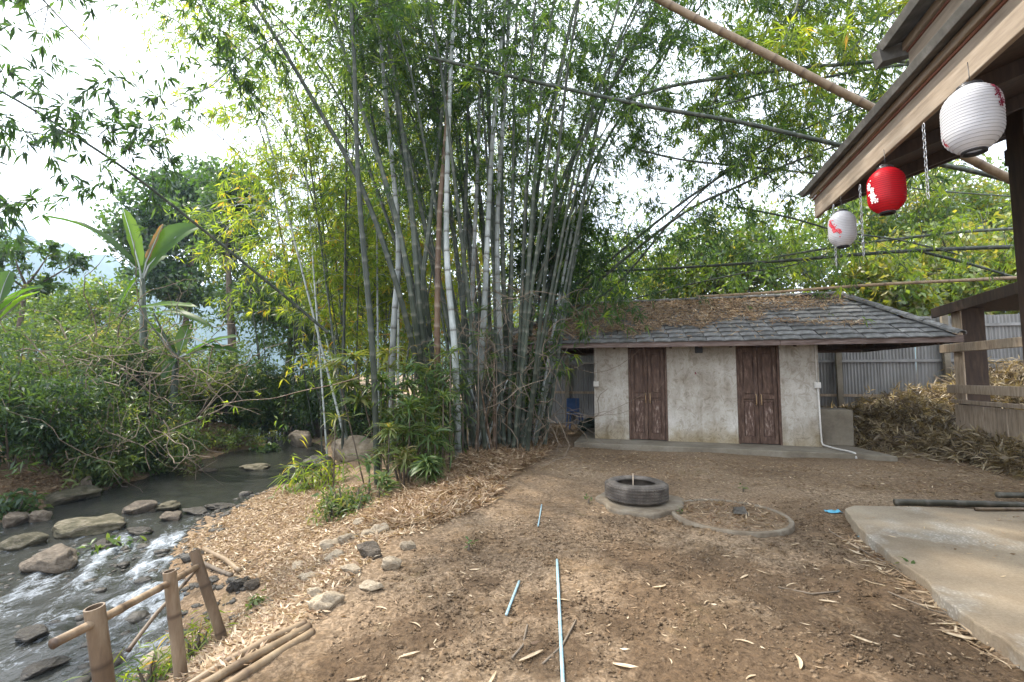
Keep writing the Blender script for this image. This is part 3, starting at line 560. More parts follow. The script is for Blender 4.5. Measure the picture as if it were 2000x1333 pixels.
# turned-up metal end piece on the upper tier
b = MB(); c0 = Vector((PU + 0.09, 4.55, PZ + 1.09))
b.add([c0 + Vector(p) for p in ((0, 0, -0.05), (0.30, 0, 0.06), (0.30, 0, -0.12), (0.02, 0, -0.16), (-0.03, 0.07, -0.03), (0.28, 0.06, 0.07), (0.27, 0.06, -0.13), (0.0, 0.08, -0.18))], [(0, 1, 2, 3), (4, 7, 6, 5), (0, 4, 5, 1), (3, 2, 6, 7), (0, 3, 7, 4), (1, 5, 6, 2)]); b.build('end_flashing', M['tile_edge'], pav)
for k in range(9):
    v = PV - 0.12 - k * 0.95
    b = MB(); b.beam((PU + 0.04, v, PZ + 0.13), (PU + 4.4, v, PZ + 0.13 + 4.36 * PS), 0.06, 0.11); b.build('rafter', M['wood_dark'], pav)
b = MB(); b.beam((PU + 0.02, PV - 0.02, PZ + 0.14), (PU + 4.4, PV - 0.02, PZ + 0.14 + 4.38 * PS), 0.035, 0.17); b.build('barge_board', M['wood_dark'], pav)
pq = at(1978, 300, 4.25); pu = pq.x * math.cos(RZ) + pq.y * math.sin(RZ); pv_ = -pq.x * math.sin(RZ) + pq.y * math.cos(RZ)
b = MB(); b.box((pu + 0.13, pv_, 2.1), (0.22, 0.22, 4.05)); b.build('post', M['wood_dark'], pav, bevel=0.01)
b = MB(); b.box((pu + 0.13, pv_ - 4.5, 2.1), (0.22, 0.22, 4.05)); b.build('post', M['wood_dark'], pav, bevel=0.01)
b = MB(); b.beam((pu + 0.13, NEAR, PZ + 0.36), (pu + 0.13, PV - 0.3, PZ + 0.36), 0.12, 0.16); b.build('tie_beam', M['wood_dark'], pav)
b = MB(); b.box((PU + 4.4, 1.5, 2.2), (0.12, 8.2, 4.3)); b.build('back_wall', M['wood_dark'], pav)

# ------------------------------------------------------------------ lanterns and chains
def lantern(px, py, Y, r, h, paper, label, prints):
    c = at(px, py, Y); L = empty('paper_lantern', (c.x, c.y, c.z - h / 2)); tag(L, label, 'lantern', 'lanterns under the pavilion eave')
    prof = []; nr_ = 21
    for i in range(nr_ * 2 + 1):
        f = i / (nr_ * 2); e = abs(2 * f - 1); rr = r * (1 - 0.58 * max(0, (e - 0.25) / 0.75) ** 2.7)
        prof.append((rr - (0.0052 if i % 2 else 0.0), f * h))
    b = MB(); b.lathe(prof, 48); b.build('shade', M[paper], L)
    b = MB()
    for i in range(1, nr_ * 2, 2):
        f = i / (nr_ * 2); e = abs(2 * f - 1); rr = r * (1 - 0.58 * max(0, (e - 0.25) / 0.75) ** 2.7) - 0.0030; b.lathe([(rr - .0012, f * h - .0012), (rr + .0014, f * h), (rr - .0012, f * h + .0012)], 48, closed=True)
    b.build('groove_shade', M[paper + '_rib'], L)  # darker rings paint the shade of the grooves so the ribs show
    def rad(f): e = abs(2 * f - 1); return r * (1 - 0.58 * max(0, (e - 0.25) / 0.75) ** 2.7)
    for z0, z1 in ((-0.012, 0.012), (h - 0.012, h + 0.014)):
        b = MB(); b.lathe([(r * 0.43, z0), (r * 0.43, z1), (r * 0.36, z1), (r * 0.36, z0)], 32, closed=True); b.build('rim', M['black'], L)
    b = MB(); b.tube([(-r * .38, 0, h + .01), (-r * .2, 0, h + .035), (r * .2, 0, h + .035), (r * .38, 0, h + .01)], 0.003, 6); b.build('wire_loop', M['steel'], L)
    b = MB(); b.tube([(0, 0, h + 0.035), (0.004, 0, h + 0.06), (0, 0, h + 0.16)], 0.0022, 5); b.build('cord', M['black'], L)
    cang = math.atan2(-c.y, -c.x)
    for (da, f, sz, mat, kind) in prints:
        a_ = cang + da; rr = rad(f) + 0.0022; o = Vector((rr * math.cos(a_), rr * math.sin(a_), f * h)); ex = Vector((-math.sin(a_), math.cos(a_), 0)); dn = (rad(f + .01) - rad(f - .01)) / (0.02 * h)
        ez = Vector((dn * math.cos(a_), dn * math.sin(a_), 1)).normalized(); nn = ex.cross(ez); b = MB()
        if kind == 'flower':
            V = [o + nn * 0.001]; F = []
            for k in range(5):
                t0 = k * 2 * math.pi / 5 + 0.4
                ring = [o + nn * 0.0012 + (ex * math.cos(t0 + q) + ez * math.sin(t0 + q)) * sz * w for q, w in ((-0.45, 0.75), (-0.2, 1.0), (0.2, 1.0), (0.45, 0.75))]
                n0 = len(V); V += ring; F.append((0, n0, n0 + 1, n0 + 2, n0 + 3))
            b.add(V, F); b.build('blossom_print', M[mat], L)
        elif kind == 'dot':
            b.add([o + (ex * math.cos(q) + ez * math.sin(q)) * sz for q in np.arange(6) * math.pi / 3], [tuple(range(6))]); b.build('petal_print', M[mat], L)
        else:
            pts = []
            for q in range(7):
                g = q / 6; aa = a_ + kind[0] * g; ff = f + kind[1] * g + 0.015 * math.sin(g * 7); r2 = rad(ff) + 0.0015; pts.append((r2 * math.cos(aa), r2 * math.sin(aa), ff * h))
            b.tube(pts, [0.0035 - 0.0022 * q / 6 for q in range(7)], 5); b.build('twig_print', M[mat], L)
    return L
rp = random.Random(3)
def spray_prints(da0, f0, da1, f1, mat, n, ndots, sz):
    out = [(da0, f0, 0, 'print_dark' if mat != 'print_white' else mat, (da1 - da0, f1 - f0))]
    for k in range(n):
        g = (k + .3) / n; out.append((da0 + (da1 - da0) * g + rp.uniform(-.1, .1), f0 + (f1 - f0) * g + rp.uniform(-.03, .03), sz * rp.uniform(.75, 1.25), mat, 'flower'))
    for k in range(ndots): g = rp.random(); out.append((da0 + (da1 - da0) * g + rp.uniform(-.28, .28), f0 + (f1 - f0) * g + rp.uniform(-.1, .1), sz * rp.uniform(.2, .4), mat, 'dot'))
    return out
lantern(1898, 234, 2.60, 0.136, 0.385, 'paper_white', 'large white ribbed lantern nearest the viewer, crimson blossoms on its far edge', spray_prints(0.92, 0.86, 1.12, 0.50, 'print_dark', 6, 14, 0.017) + spray_prints(-1.3, 0.16, -1.2, 0.26, 'print_red', 1, 3, 0.012))
lantern(1731, 373, 3.50, 0.122, 0.345, 'paper_red', 'red ribbed lantern with white blossoms, middle of the three under the eave', spray_prints(-0.98, 0.66, -0.62, 0.18, 'print_white', 6, 16, 0.022))
lantern(1645, 448, 4.30, 0.114, 0.330, 'paper_white', 'small white lantern with red blossom twig, hanging at the far eave corner', spray_prints(-0.95, 0.72, -0.15, 0.26, 'print_red', 7, 12, 0.018))
def chain(px, py0, py1, Y, label, name='steel_chain'):
    a_, c_ = at(px, py0, Y), at(px, py1, Y); n = max(6, int((a_.z - c_.z) / 0.030)); V = []; m = MB()
    for k in range(n):
        z = a_.z - (k + 0.5) * (a_.z - c_.z) / n; pts = []
        for q in range(11):
            t_ = q * 2 * math.pi / 10; x = 0.0085 * math.cos(t_); zz = 0.020 * math.sin(t_)
            pts.append((a_.x + (x if k % 2 else 0.002), a_.y + (0 if k % 2 else x), z + zz))
        m.tube(pts, 0.0032, 4, cap=False)
    return tag(m.build(name, M['steel'], None), label, 'chain', 'chains hanging from the pavilion eave')
chain(1803, 242, 388, 3.10, 'steel chain hanging beside the large white lantern')
chain(1679, 362, 500, 3.95, 'steel chain hanging between the red and the small white lantern')
chain(1627, 400, 520, 4.55, 'thin steel chain hanging behind the small white lantern')

# ------------------------------------------------------------------ tyre, rings, pipes, log, handrail
ty = flat(1243, 974, 0.06); tyre = empty('car_tyre', (ty.x, ty.y, 0.052)); tag(tyre, 'worn car tyre lying flat on a cracked cement base in the yard', 'tyre')
b = MB(); R0, TWD = 0.355, 0.215
prof = [(0.215, 0.035), (0.235, 0.004), (0.29, 0.0), (0.325, 0.012), (0.348, 0.03)]
for k in range(5):
    z = 0.037 + k * 0.032; prof += [(R0 - 0.002 * abs(k - 2), z), (R0 - 0.002 * abs(k - 2), z + 0.022), (R0 - 0.012, z + 0.024), (R0 - 0.012, z + 0.029)]
prof += [(0.345, TWD - 0.025), (0.325, TWD - 0.010), (0.29, TWD), (0.245, TWD - 0.006), (0.222, TWD - 0.025), (0.225, TWD - 0.04), (0.30, TWD - 0.06), (0.318, TWD / 2), (0.30, 0.06), (0.225, 0.045)]
b.lathe(prof, 72, closed=True); b.build('carcass', M['rubber'], tyre)
b = MB()
for k in range(72):
    a_ = k * 2 * math.pi / 72
    for z in (0.048, 0.080, 0.112, 0.144, 0.176):
        Mx = Matrix.Rotation(a_, 3, 'Z'); b.box((R0 * math.cos(a_) + 0.001 * math.cos(a_), R0 * math.sin(a_), z), (0.020, 0.019, 0.016), Mx)
b.build('tread', M['rubber'], tyre); tag(bpy.data.objects['tread'], kind='stuff')
b = MB(); b.lathe([(0.255, TWD - 0.004), (0.262, TWD + 0.004), (0.270, TWD - 0.001)], 64); b.build('bead_ring', M['rubber'], tyre)
b = MB(); b.tube([(ty.x - 0.03, ty.y + 0.02, 0.09), (ty.x - 0.028, ty.y + 0.03, 0.345)], 0.008, 8); tag(b.build('wooden_stake', M['wood_grey']), 'thin pale stake standing inside the tyre', 'stake')
def disc(name, cx, cy, pts_r, z0, z1, mat, seg=40):
    b = MB(); n = seg; poly = []
    for k in range(n):
        a_ = k * 2 * math.pi / n; r = pts_r(a_); poly.append((cx + r * math.cos(a_), cy + r * math.sin(a_)))
    b.prism(poly, z0, z1); return b.build(name, M[mat], bevel=0.02)
tag(disc('cement_base', ty.x + 0.03, ty.y - 0.03, lambda a: 0.50 + 0.035 * math.sin(3 * a + 1) + 0.025 * math.sin(7 * a), -0.1, 0.050, 'soil_concrete'), 'broken pale cement base under the tyre', 'cement base')
rg = flat(1424, 998, 0.06)
ring = empty('concrete_ring', (rg.x, rg.y, 0)); tag(ring, 'sunken round concrete well ring filled with leaves, beside the tyre', 'well ring')
b = MB(); b.lathe([(0.60, -0.12), (0.60, 0.022), (0.592, 0.030), (0.562, 0.030), (0.552, 0.022), (0.552, -0.12)], 64, closed=True); b.build('rim', M['soil_concrete'], ring)
b = MB(); b.lathe([(0.0, 0.040), (0.2, 0.036), (0.4, 0.030), (0.555, 0.018)], 40); b.build('soil_fill', M['ground'], ring)
b = MB(); b.add([(0.0, -0.1, 0.06), (0.14, -0.13, 0.06), (0.16, -0.05, 0.065), (0.02, -0.03, 0.065), (0.02, -0.09, 0.10), (0.13, -0.11, 0.085), (0.14, -0.05, 0.12), (0.03, -0.04, 0.11)], [(0, 3, 2, 1), (4, 5, 6, 7), (0, 1, 5, 4), (1, 2, 6, 5), (2, 3, 7, 6), (3, 0, 4, 7)]); b.build('lid_shard', M['rock_wet'], ring)
def gtube(name, mat, pxs, r, label, cat, lift=None, group=None, n=10, sub=6):
    P = [ground_at(*p) for p in pxs]; Q = []
    for i in range(len(P) - 1):
        for k in range(sub): q = P[i].lerp(P[i + 1], k / sub); Q.append(q)
    Q.append(P[-1])
    zz = [max(gz(q.x, q.y), q.z) for q in Q]; zl = np.linspace(zz[0], zz[-1], len(Q)); off = max(0, max(a - c for a, c in zip(zz, zl)))
    b = MB(); b.tube([(q.x, q.y, c + r * 0.8 + off * 0.5) for q, c in zip(Q, zl)], r, n); return tag(b.build(name, mat), label, cat, group)
gtube('water_pipe', M['pvc'], [(1088, 1098), (1099, 1332), (1103, 1420)], 0.0105, 'long pale blue plastic pipe running towards the viewer across the dirt', 'pipe')
gtube('water_pipe', M['pvc'], [(1014, 1139), (989, 1204)], 0.0085, 'short pale blue pipe piece lying beside the long pipe', 'pipe')
gtube('water_pipe', M['pvc'], [(1058, 988), (1051, 1030)], 0.007, 'thin whitish blue pipe stub between the leaf heap and the tyre', 'pipe')
for px, py, s_, lab in ((1628, 1003, 0.10, 'crumpled blue plastic scrap at the far corner of the pad'), (1686, 1054, 0.05, 'small blue plastic scrap beside the pad edge')):
    c = ground_at(px, py); b = MB(); V = []; F = []
    for j in range(4):
        for i in range(6): V.append((c.x + s_ * (i / 5 - .5) * 1.6, c.y + s_ * (j / 3 - .5) * 0.8, c.z + 0.012 + 0.02 * random.random()))
    F = [(j * 6 + i, j * 6 + i + 1, j * 6 + i + 7, j * 6 + i + 6) for j in range(3) for i in range(5)]
    b.add(V, F); o = tag(b.build('plastic_scrap', M['blue_plastic']), lab, 'plastic scrap'); sd = o.modifiers.new('thickness', 'SOLIDIFY'); sd.thickness = 0.003

def node_path(pts, r0, r1, inter, ring=0.09, jitter=0.0):
    """resample a smooth path and swell it at the nodes of the bamboo"""
    P = [Vector(p) for p in pts]; Q = []
    for i in range(len(P) - 1):
        p0, p1, p2, p3 = P[max(i - 1, 0)], P[i], P[i + 1], P[min(i + 2, len(P) - 1)]
        for k in range(12):
            t = k / 12; Q.append(0.5 * ((2 * p1) + (p2 - p0) * t + (2 * p0 - 5 * p1 + 4 * p2 - p3) * t * t + (3 * p1 - p0 - 3 * p2 + p3) * t ** 3))
    Q.append(P[-1]); Q = np.array([tuple(q) for q in Q]); L = np.concatenate([[0], np.cumsum(np.linalg.norm(np.diff(Q, axis=0), axis=1))]); T = L[-1]
    s = []; tt = []; rr = []; x = 0.0
    while x < T:
        for off, sw, tn in ((0, 1.0 + ring, 1.0), (0.018, 1.0, 0.55), (0.07, 0.985, 0.0), (inter * 0.5, 0.98, 0.0), (inter - 0.03, 0.985, 0.0)):
            if x + off < T: s.append(x + off); tt.append(tn); rr.append((r0 + (r1 - r0) * ((x + off) / T) ** 1.3) * sw)
        x += inter
    s.append(T); tt.append(0); rr.append(r1)
    P2 = np.stack([np.interp(s, L, Q[:, i]) for i in range(3)], 1)
    return P2, rr, tt
def cut_pole(name, mat, pts, r0, r1, label, cat, inter=0.32, group=None, parent=None, n=10):
    P2, rr, tt = node_path(pts, r0, r1, inter); b = MB(); b.tube(P2, rr, n, True, tt)
    o = b.build(name, mat, parent)
    return tag(o, label, cat, group) if label else o
p0 = flat(1756, 984, 0.06); p1 = flat(2000, 990, 0.06); d_ = (p1 - p0)
cut_pole('bamboo_log', M['culm_log'], [p0 + Vector((0, 0.05, 0)), p0 + d_ * 0.6 + Vector((0, .05, .005)), p0 + d_ * 1.6 + Vector((0, .05, 0))], 0.038, 0.034, 'dark green bamboo log lying along the far side of the pad', 'bamboo log')
p0 = flat(1990, 976, 0.06)
cut_pole('bamboo_log', M['culm_log'], [p0 + Vector((-.12, .12, .02)), p0 + Vector((0.6, 0.10, 0.02)), p0 + Vector((1.5, .1, .02))], 0.036, 0.033, 'stub of dark bamboo entering at the right behind the long log', 'bamboo log')
p0 = flat(1905, 995, 0.10)
cut_pole('bamboo_stick', M['pole_tan'], [p0 + Vector((0, 0, 0)), p0 + Vector((0.9, 0.01, 0.0)), p0 + Vector((1.6, .03, 0))], 0.017, 0.02, 'thin tan bamboo stick lying in front of the dark log', 'bamboo stick')

# bamboo handrail down to the stream
hr = empty('bamboo_handrail', ground_at(345, 1295)); tag(hr, 'rough bamboo handrail with three posts leading down to the stream', 'handrail')
hp = Vector(hr.location)
posts = []
for (tx, ty_, bx, by, Y, wpx) in ((184, 1186, 205, 1345, 2.25, 50), (331, 1116, 351, 1297, 2.95, 34), (379, 1076, 424, 1216, 3.55, 28)):
    top = at(tx, ty_, Y); bot = at(bx, by, Y + 0.03); d = (bot - top).normalized(); r = wpx / 2 * Y / FPX * 0.64; posts.append((top, d, r)); e = bot + d * 0.9
    b = MB(); L = (e - top).length; sx = d.cross(Vector((0, 1, 0.2))).normalized(); sy = d.cross(sx); n = 18; V = []; F = []
    lev = [(0.0, r), (0.10, r * .99), (0.25, r), (0.27, r * 1.05), (0.29, r), (0.5, r * .99), (0.62, r), (0.635, r * 1.05), (0.65, r), (L, r)]
    for (s_, rr) in lev: V += [top - hp + d * s_ + (sx * math.cos(k * 2 * math.pi / n) + sy * math.sin(k * 2 * math.pi / n)) * rr for k in range(n)]
    for (s_, rr) in ((0.0, r * .80), (0.22, r * .78)): V += [top - hp + d * s_ + (sx * math.cos(k * 2 * math.pi / n) + sy * math.sin(k * 2 * math.pi / n)) * rr for k in range(n)]
    m_ = len(lev)
    for i in range(m_ - 1): F += [(i * n + k, i * n + (k + 1) % n, (i + 1) * n + (k + 1) % n, (i + 1) * n + k) for k in range(n)]
    i0, i1 = m_, m_ + 1
    F += [(k, i0 * n + k, i0 * n + (k + 1) % n, (k + 1) % n) for k in range(n)] + [(i0 * n + k, i1 * n + k, i1 * n + (k + 1) % n, i0 * n + (k + 1) % n) for k in range(n)] + [tuple(i1 * n + k for k in range(n))[::-1]]
    tl = [0, 0, .25, 1, .4, 0, .2, 1, .4, 0, .6, .8]; b.add(V, F, True, [tl[i_ // n] for i_ in range(len(V))]); o = b.build('post', M['post_tan'], hr)
    em = o.modifiers.new('edge', 'EDGE_SPLIT'); em.split_angle = R(50)
rl = [at(103, 1258, 2.06), at(194, 1212, 2.27), at(268, 1172, 2.62), at(332, 1138, 2.97), at(390, 1104, 3.60)]
cut_pole('rail', M['post_tan'], [p - hp for p in rl], 0.0215, 0.020, None, None, 0.4, None, hr, 12)
br = [at(250, 1272, 2.95), at(300, 1205, 3.15), at(358, 1142, 3.40), at(392, 1104, 3.56)]
cut_pole('brace', M['post_tan'], [p - hp for p in br], 0.014, 0.012, None, None, 0.5, None, hr, 8)
# edging poles beside the dirt
for k, (a_, c_, lab) in enumerate((((384, 1340), (596, 1224), 'dusty bamboo edging pole, uppermost of three beside the dirt'), ((408, 1345), (604, 1232), 'dusty bamboo edging pole, middle one of three'), ((440, 1350), (610, 1240), 'dusty bamboo edging pole, lowest of three, half sunk in dirt'))):
    g0, g1 = ground_at(*a_), ground_at(*c_); dd = (g0 - g1) * 0.6
    cut_pole('edging_pole', M['pole_tan'], [Vector((p.x, p.y, gz(p.x, p.y) + 0.018 - 0.012 * (k == 2))) for p in (g1, g1.lerp(g0, .5), g0, g0 + dd)], 0.024, 0.026, lab, 'bamboo pole', 0.45, 'bamboo edging poles at the dirt edge')

# ------------------------------------------------------------------ rocks
def rock_mesh(seed, flatness=0.6, sub=4):
    bm = bmesh.new(); bmesh.ops.create_icosphere(bm, subdivisions=sub, radius=1.0); rr = np.random.default_rng(seed)
    planes = [(norm(rr.standard_normal(3)), rr.uniform(0.55, 0.92)) for _ in range(14)]; ph = rr.uniform(0, 6, 6)
    for v in bm.verts:
        p = np.array(v.co)
        for n_, d_ in planes:
            e = p @ n_ - d_
            if e > 0: p = p - n_ * e * 0.93
        f = 1 + 0.06 * math.sin(3.1 * p[0] + ph[0]) * math.sin(2.7 * p[1] + ph[1]) + 0.035 * math.sin(6.3 * p[1] + ph[2] + 2 * p[2]) + 0.02 * math.sin(11 * p[0] + ph[3]) * math.sin(9 * p[2] + ph[4])
        q_ = Vector(p) + Vector((seed * 3.7, seed, 0)); f += 0.16 * (mnoise.fractal(q_ * 1.7, 1.0, 2.1, 6)) if sub > 2 else 0
        v.co = Vector(p * f)
    for f in bm.faces: f.smooth = True
    me = bpy.data.meshes.new('rock'); bm.to_mesh(me); bm.free(); return me
RK = [rock_mesh(k) for k in range(10)]
def rock(name, px, py, wpx, hpx, mat, label, k, water=False, group=None, cat='rock', sink=0.35, deep=0.8):
    """px,py: middle of the rock's foot line"""
    g = flat(px, py, float(zw(6.0))) if water == 2 else ground_at(px, py)
    if water: 
        for _ in range(4): g = flat(px, py, float(zw(g.y)))
    w_ = wpx * g.y / FPX; h_ = hpx * g.y / FPX
    me = RK[k % 10].copy(); me.materials.clear(); me.materials.append(M[mat])
    o = link(name, me, None); o.scale = (w_ / 2 * 1.08, w_ / 2 * deep, max(h_ / (2 - 2 * sink) * (0.78 if name == 'river_rock' else 1.0), 0.02)); o.rotation_euler = (random.uniform(-.12, .12), random.uniform(-.12, .12), random.uniform(0, 6.28) if deep > 0.75 and wpx / max(hpx, 1) < 2 else random.uniform(-.4, .4))
    o.location = (g.x, g.y + w_ * 0.25, g.z + o.scale[2] * (1 - 2 * sink))
    return tag(o, label, cat, group)
rock('boulder', 578, 872, 62, 38, 'rock', 'rounded grey boulder at the far end of the dark pool', 0, True)
rock('boulder', 684, 900, 104, 46, 'stone_pale', 'large pale sunlit boulder beside the bamboo on the near bank', 1)
rock('boulder', 622, 852, 88, 50, 'rock_wet', 'brown boulder in shade behind the pale one', 2)
rock('boulder', 618, 918, 60, 30, 'rock_wet', 'dark low boulder at the pool edge under the green blades', 8, True)
rock('stone', 634, 937, 38, 22, 'rock', 'small purple grey stone on the leaf-strewn bank', 3, cat='stone')
rock('river_rock', 104, 985, 100, 34, 'rock_moss', 'flat brown rock at the far waterline below fallen leaves', 4)
rock('river_rock', 162, 966, 26, 40, 'rock', 'upright pointed grey stone at the far waterline', 5, sink=0.25)
rock('river_rock', 264, 1002, 66, 30, 'rock', 'smooth grey rock standing in midstream', 6, True)
rock('river_rock', 312, 998, 56, 18, 'rock_moss', 'low mossy rock just behind the smooth midstream rock', 7, True)
rock('river_rock', 402, 922, 30, 8, 'rock', 'tiny pale rock poking out of the dark pool', 8, True)
rock('river_rock', 488, 918, 52, 11, 'rock_moss', 'low green-topped rock in the dark pool', 9, True)
rock('river_rock', 372, 1006, 54, 16, 'rock_wet', 'wet dark rock at the head of the rapids', 0, True)
rock('river_rock', 418, 995, 54, 11, 'rock_wet', 'thin wet rock nearest the leafy bank in the rapids', 1, True)
rock('river_rock', 328, 1018, 46, 20, 'rock', 'brown rock splashed by white water midstream', 2, True)
rock('river_rock', 150, 1046, 122, 36, 'rock_moss', 'long mossy rock island with a leafy plant on it', 3, True, deep=0.7)
rock('river_rock', 66, 1020, 44, 30, 'rock', 'grey rock at the left above the mossy island', 4, True)
rock('river_rock', 14, 1030, 50, 30, 'rock', 'grey rock cut by the left picture edge above the rapids', 5, True)
rock('river_rock', 26, 1072, 76, 34, 'rock_moss', 'mossy boulder at the left edge behind the big brown one', 6, True)
rock('river_rock', 66, 1118, 100, 50, 'rock', 'big rounded brown rock in the rapids at the left', 7, True)
rock('river_rock', 200, 1075, 46, 22, 'rock_wet', 'wet dark rock below the mossy island', 8, True)
rock('river_rock', 260, 1045, 44, 14, 'rock_wet', 'wet rock between the island and the white chute', 9, True)
rock('river_rock', 460, 1158, 46, 30, 'rock_wet', 'dark two-toned stone on the bank beyond the handrail', 2, cat='stone')
rock('river_rock', 492, 1152, 36, 20, 'rock', 'brown stone next to the dark stone beyond the handrail', 3, cat='stone')
rock('river_rock', 60, 1322, 76, 22, 'rock_wet', 'black wet rock at the lower left in the shallows', 4, True)
rock('river_rock', 45, 1256, 70, 24, 'rock_wet', 'reddish wet rock at the left edge of the shallows', 5, True)
rock('stone', 306, 1308, 78, 34, 'stone_pale', 'flat brown slab stone beside the middle handrail post', 6, cat='stone', deep=0.6)
for k, (px, py, w_, h_, mt, lab) in enumerate(((716, 1094, 62, 36, 'rock', 'largest brown stone in the row along the dirt edge'), (676, 1064, 46, 18, 'stone_pale', 'long pale stone above the largest brown edge stone'), (742, 1046, 42, 20, 'stone_pale', 'pale stone farthest up the stony edge'), (644, 1074, 44, 16, 'stone_pale', 'slanted pale stone left of the stony edge'),
        (714, 1050, 34, 14, 'stone_pale', 'small whitish stone in the middle of the stony edge'), (760, 1116, 44, 20, 'stone_pale', 'yellowish stone at the dirt side of the stony edge'), (632, 1196, 62, 34, 'stone_pale', 'pale slab stone at the head of the edging poles'), (648, 1098, 48, 18, 'stone_pale', 'low tan stone below the slanted pale one'),
        (722, 1158, 46, 16, 'stone_pale', 'flat buff stone half buried in dirt below the stony edge'), (598, 1140, 44, 16, 'stone_pale', 'grey tan stone on the leafy slope'), (680, 1124, 46, 18, 'stone_pale', 'dull stone below the largest brown edge stone'), (612, 1168, 40, 16, 'stone_pale', 'small grey stone above the slab at the poles'),
        (702, 1028, 30, 14, 'stone_pale', 'buff stone under the pale shrub'), (795, 1075, 30, 14, 'stone_pale', 'buff stone at the foot of the leaf heap'), (580, 1112, 36, 12, 'stone_pale', 'worn stone out on the leafy slope'))):
    rock('edge_stone', px, py, w_, h_, mt, lab, k, cat='stone', group='stones along the dirt edge', deep=0.65)
# small pebbles along the shallows
npb = 1700; yb = rng.uniform(1.8, 9.5, npb); tb = np.concatenate([rng.normal(0.97, 0.10, npb // 2), rng.uniform(0.35, 1.0, npb - npb // 2)]); xb = lerp(yb, *FAR) + (lerp(yb, *SHORE) - lerp(yb, *FAR)) * tb
keep = ~((yb > 6.5) & (tb < 0.9)); xb, yb = xb[keep], yb[keep]; npb = len(xb); sz = rng.lognormal(-3.35, 0.5, npb); zb = np.maximum(terrain(xb, yb), zw(yb) - 0.022)
base = np.array([v.co for v in rock_mesh(41, sub=1).vertices]); fc = None
bm = bmesh.new(); bmesh.ops.create_icosphere(bm, subdivisions=1, radius=1.0); fc = np.array([[v.index for v in f.verts] for f in bm.faces]); bm.free()
ang = rng.uniform(0, 6.28, npb); cs, sn = np.cos(ang)[:, None], np.sin(ang)[:, None]; st = rng.uniform(0.7, 1.5, npb)[:, None]
bx, by, bz = base[:, 0][None] * st, base[:, 1][None], base[:, 2][None] * 0.55
V = np.stack([xb[:, None] + sz[:, None] * (bx * cs - by * sn), yb[:, None] + sz[:, None] * (bx * sn + by * cs), zb[:, None] + sz[:, None] * bz], -1).reshape(-1, 3)
F = (np.arange(npb)[:, None, None] * len(base) + fc[None]).reshape(-1, 3)
tag(link('pebbles', mesh_np('pebbles', V, F), M['rock_wet']), 'wet dark pebbles along the shallows and the rapids', 'pebbles', kind='stuff')

# ------------------------------------------------------------------ bamboo
UPV = np.array([0, 0, 1.0])
def grow_branches(P2, zmin, zmax_frac, inter, blen, per_node, n_seed, up=0.35, skip=0.0):
    """branch polylines (M,5,3) leaving the nodes of a culm"""
    g = np.random.default_rng(n_seed); L = np.concatenate([[0], np.cumsum(np.linalg.norm(np.diff(P2, axis=0), axis=1))]); T = L[-1]; s = np.arange(0.3, T, inter)
    Q = np.stack([np.interp(s, L, P2[:, i]) for i in range(3)], 1); tang = norm(np.gradient(Q, axis=0)); ok = (Q[:, 2] > zmin) & (g.random(len(s)) > skip); Q, tang, s = Q[ok], tang[ok], s[ok]
    if len(Q) == 0: return np.zeros((0, 5, 3))
    Q = np.repeat(Q, per_node, 0); tang = np.repeat(tang, per_node, 0); fs = np.repeat(s / T, per_node)
    r = norm(g.standard_normal(Q.shape)); out = norm(r - tang * (r * tang).sum(1, keepdims=True)); d0 = norm(out + UPV * up + tang * 0.3)
    ln = blen * g.uniform(0.45, 1.2, len(Q)) * (0.55 + 0.9 * np.sin(np.clip(fs, 0.05, 1) * np.pi * 0.8))
    paths = []
    for k in range(5):
        t = k / 4; paths.append(Q + (d0 * t)[:, :] * ln[:, None] - UPV * (0.45 * ln * t * t)[:, None])
    return np.stack(paths, 1)
def leaf_fans(L, paths, fans, per, ll, lw, tint, seed, spread=0.75, tsig=0.14, tmin=0.25):
    g = np.random.default_rng(seed); Mn = len(paths)
    if Mn == 0: return
    t = g.uniform(tmin, 1.0, (Mn, fans)); i = np.minimum((t * 4).astype(int), 3); f = (t * 4 - i)[..., None]; ar = np.arange(Mn)[:, None]
    pos = paths[ar, i] * (1 - f) + paths[ar, i + 1] * f; tan = norm(paths[ar, i + 1] - paths[ar, i])
    axis_ = norm(tan * 0.7 + g.standard_normal(pos.shape) * 0.65 - UPV * 0.25)
    pos = pos + axis_ * g.uniform(0, 0.16, (Mn, fans, 1)) * (ll / 0.2)
    p = np.repeat(pos.reshape(-1, 3), per, 0); ax = np.repeat(axis_.reshape(-1, 3), per, 0); ft = np.repeat(np.clip(g.normal(tint, tsig, Mn * fans), 0, 1), per)
    d = norm(ax + g.standard_normal(p.shape) * spread - UPV * 0.30); n_ = norm(UPV + g.standard_normal(p.shape) * 0.7)
    p = p + ax * g.uniform(0, 0.06, (len(p), 1)) * (ll / 0.2)
    L.add(p, d, n_, ll * g.uniform(0.6, 1.2, len(p)), lw * g.uniform(0.7, 1.2, len(p)), np.clip(ft + g.normal(0, 0.06, len(p)), 0, 1))
def extend(pts, length, g=0.035, step=0.5):
    P = [Vector(p) for p in pts]; d = (P[-1] - P[-2]).normalized(); n = int(length / step)
    for k in range(n):
        h = Vector((d.x, d.y, 0)); h = h.normalized() if h.length > 1e-4 else Vector((0.3, -0.2, 0))
        d = (d + h * g * 0.8 - Vector((0, 0, g * (0.6 + k * 0.12)))).normalized(); P.append(P[-1] + d * step)
    return P
cid = [0]
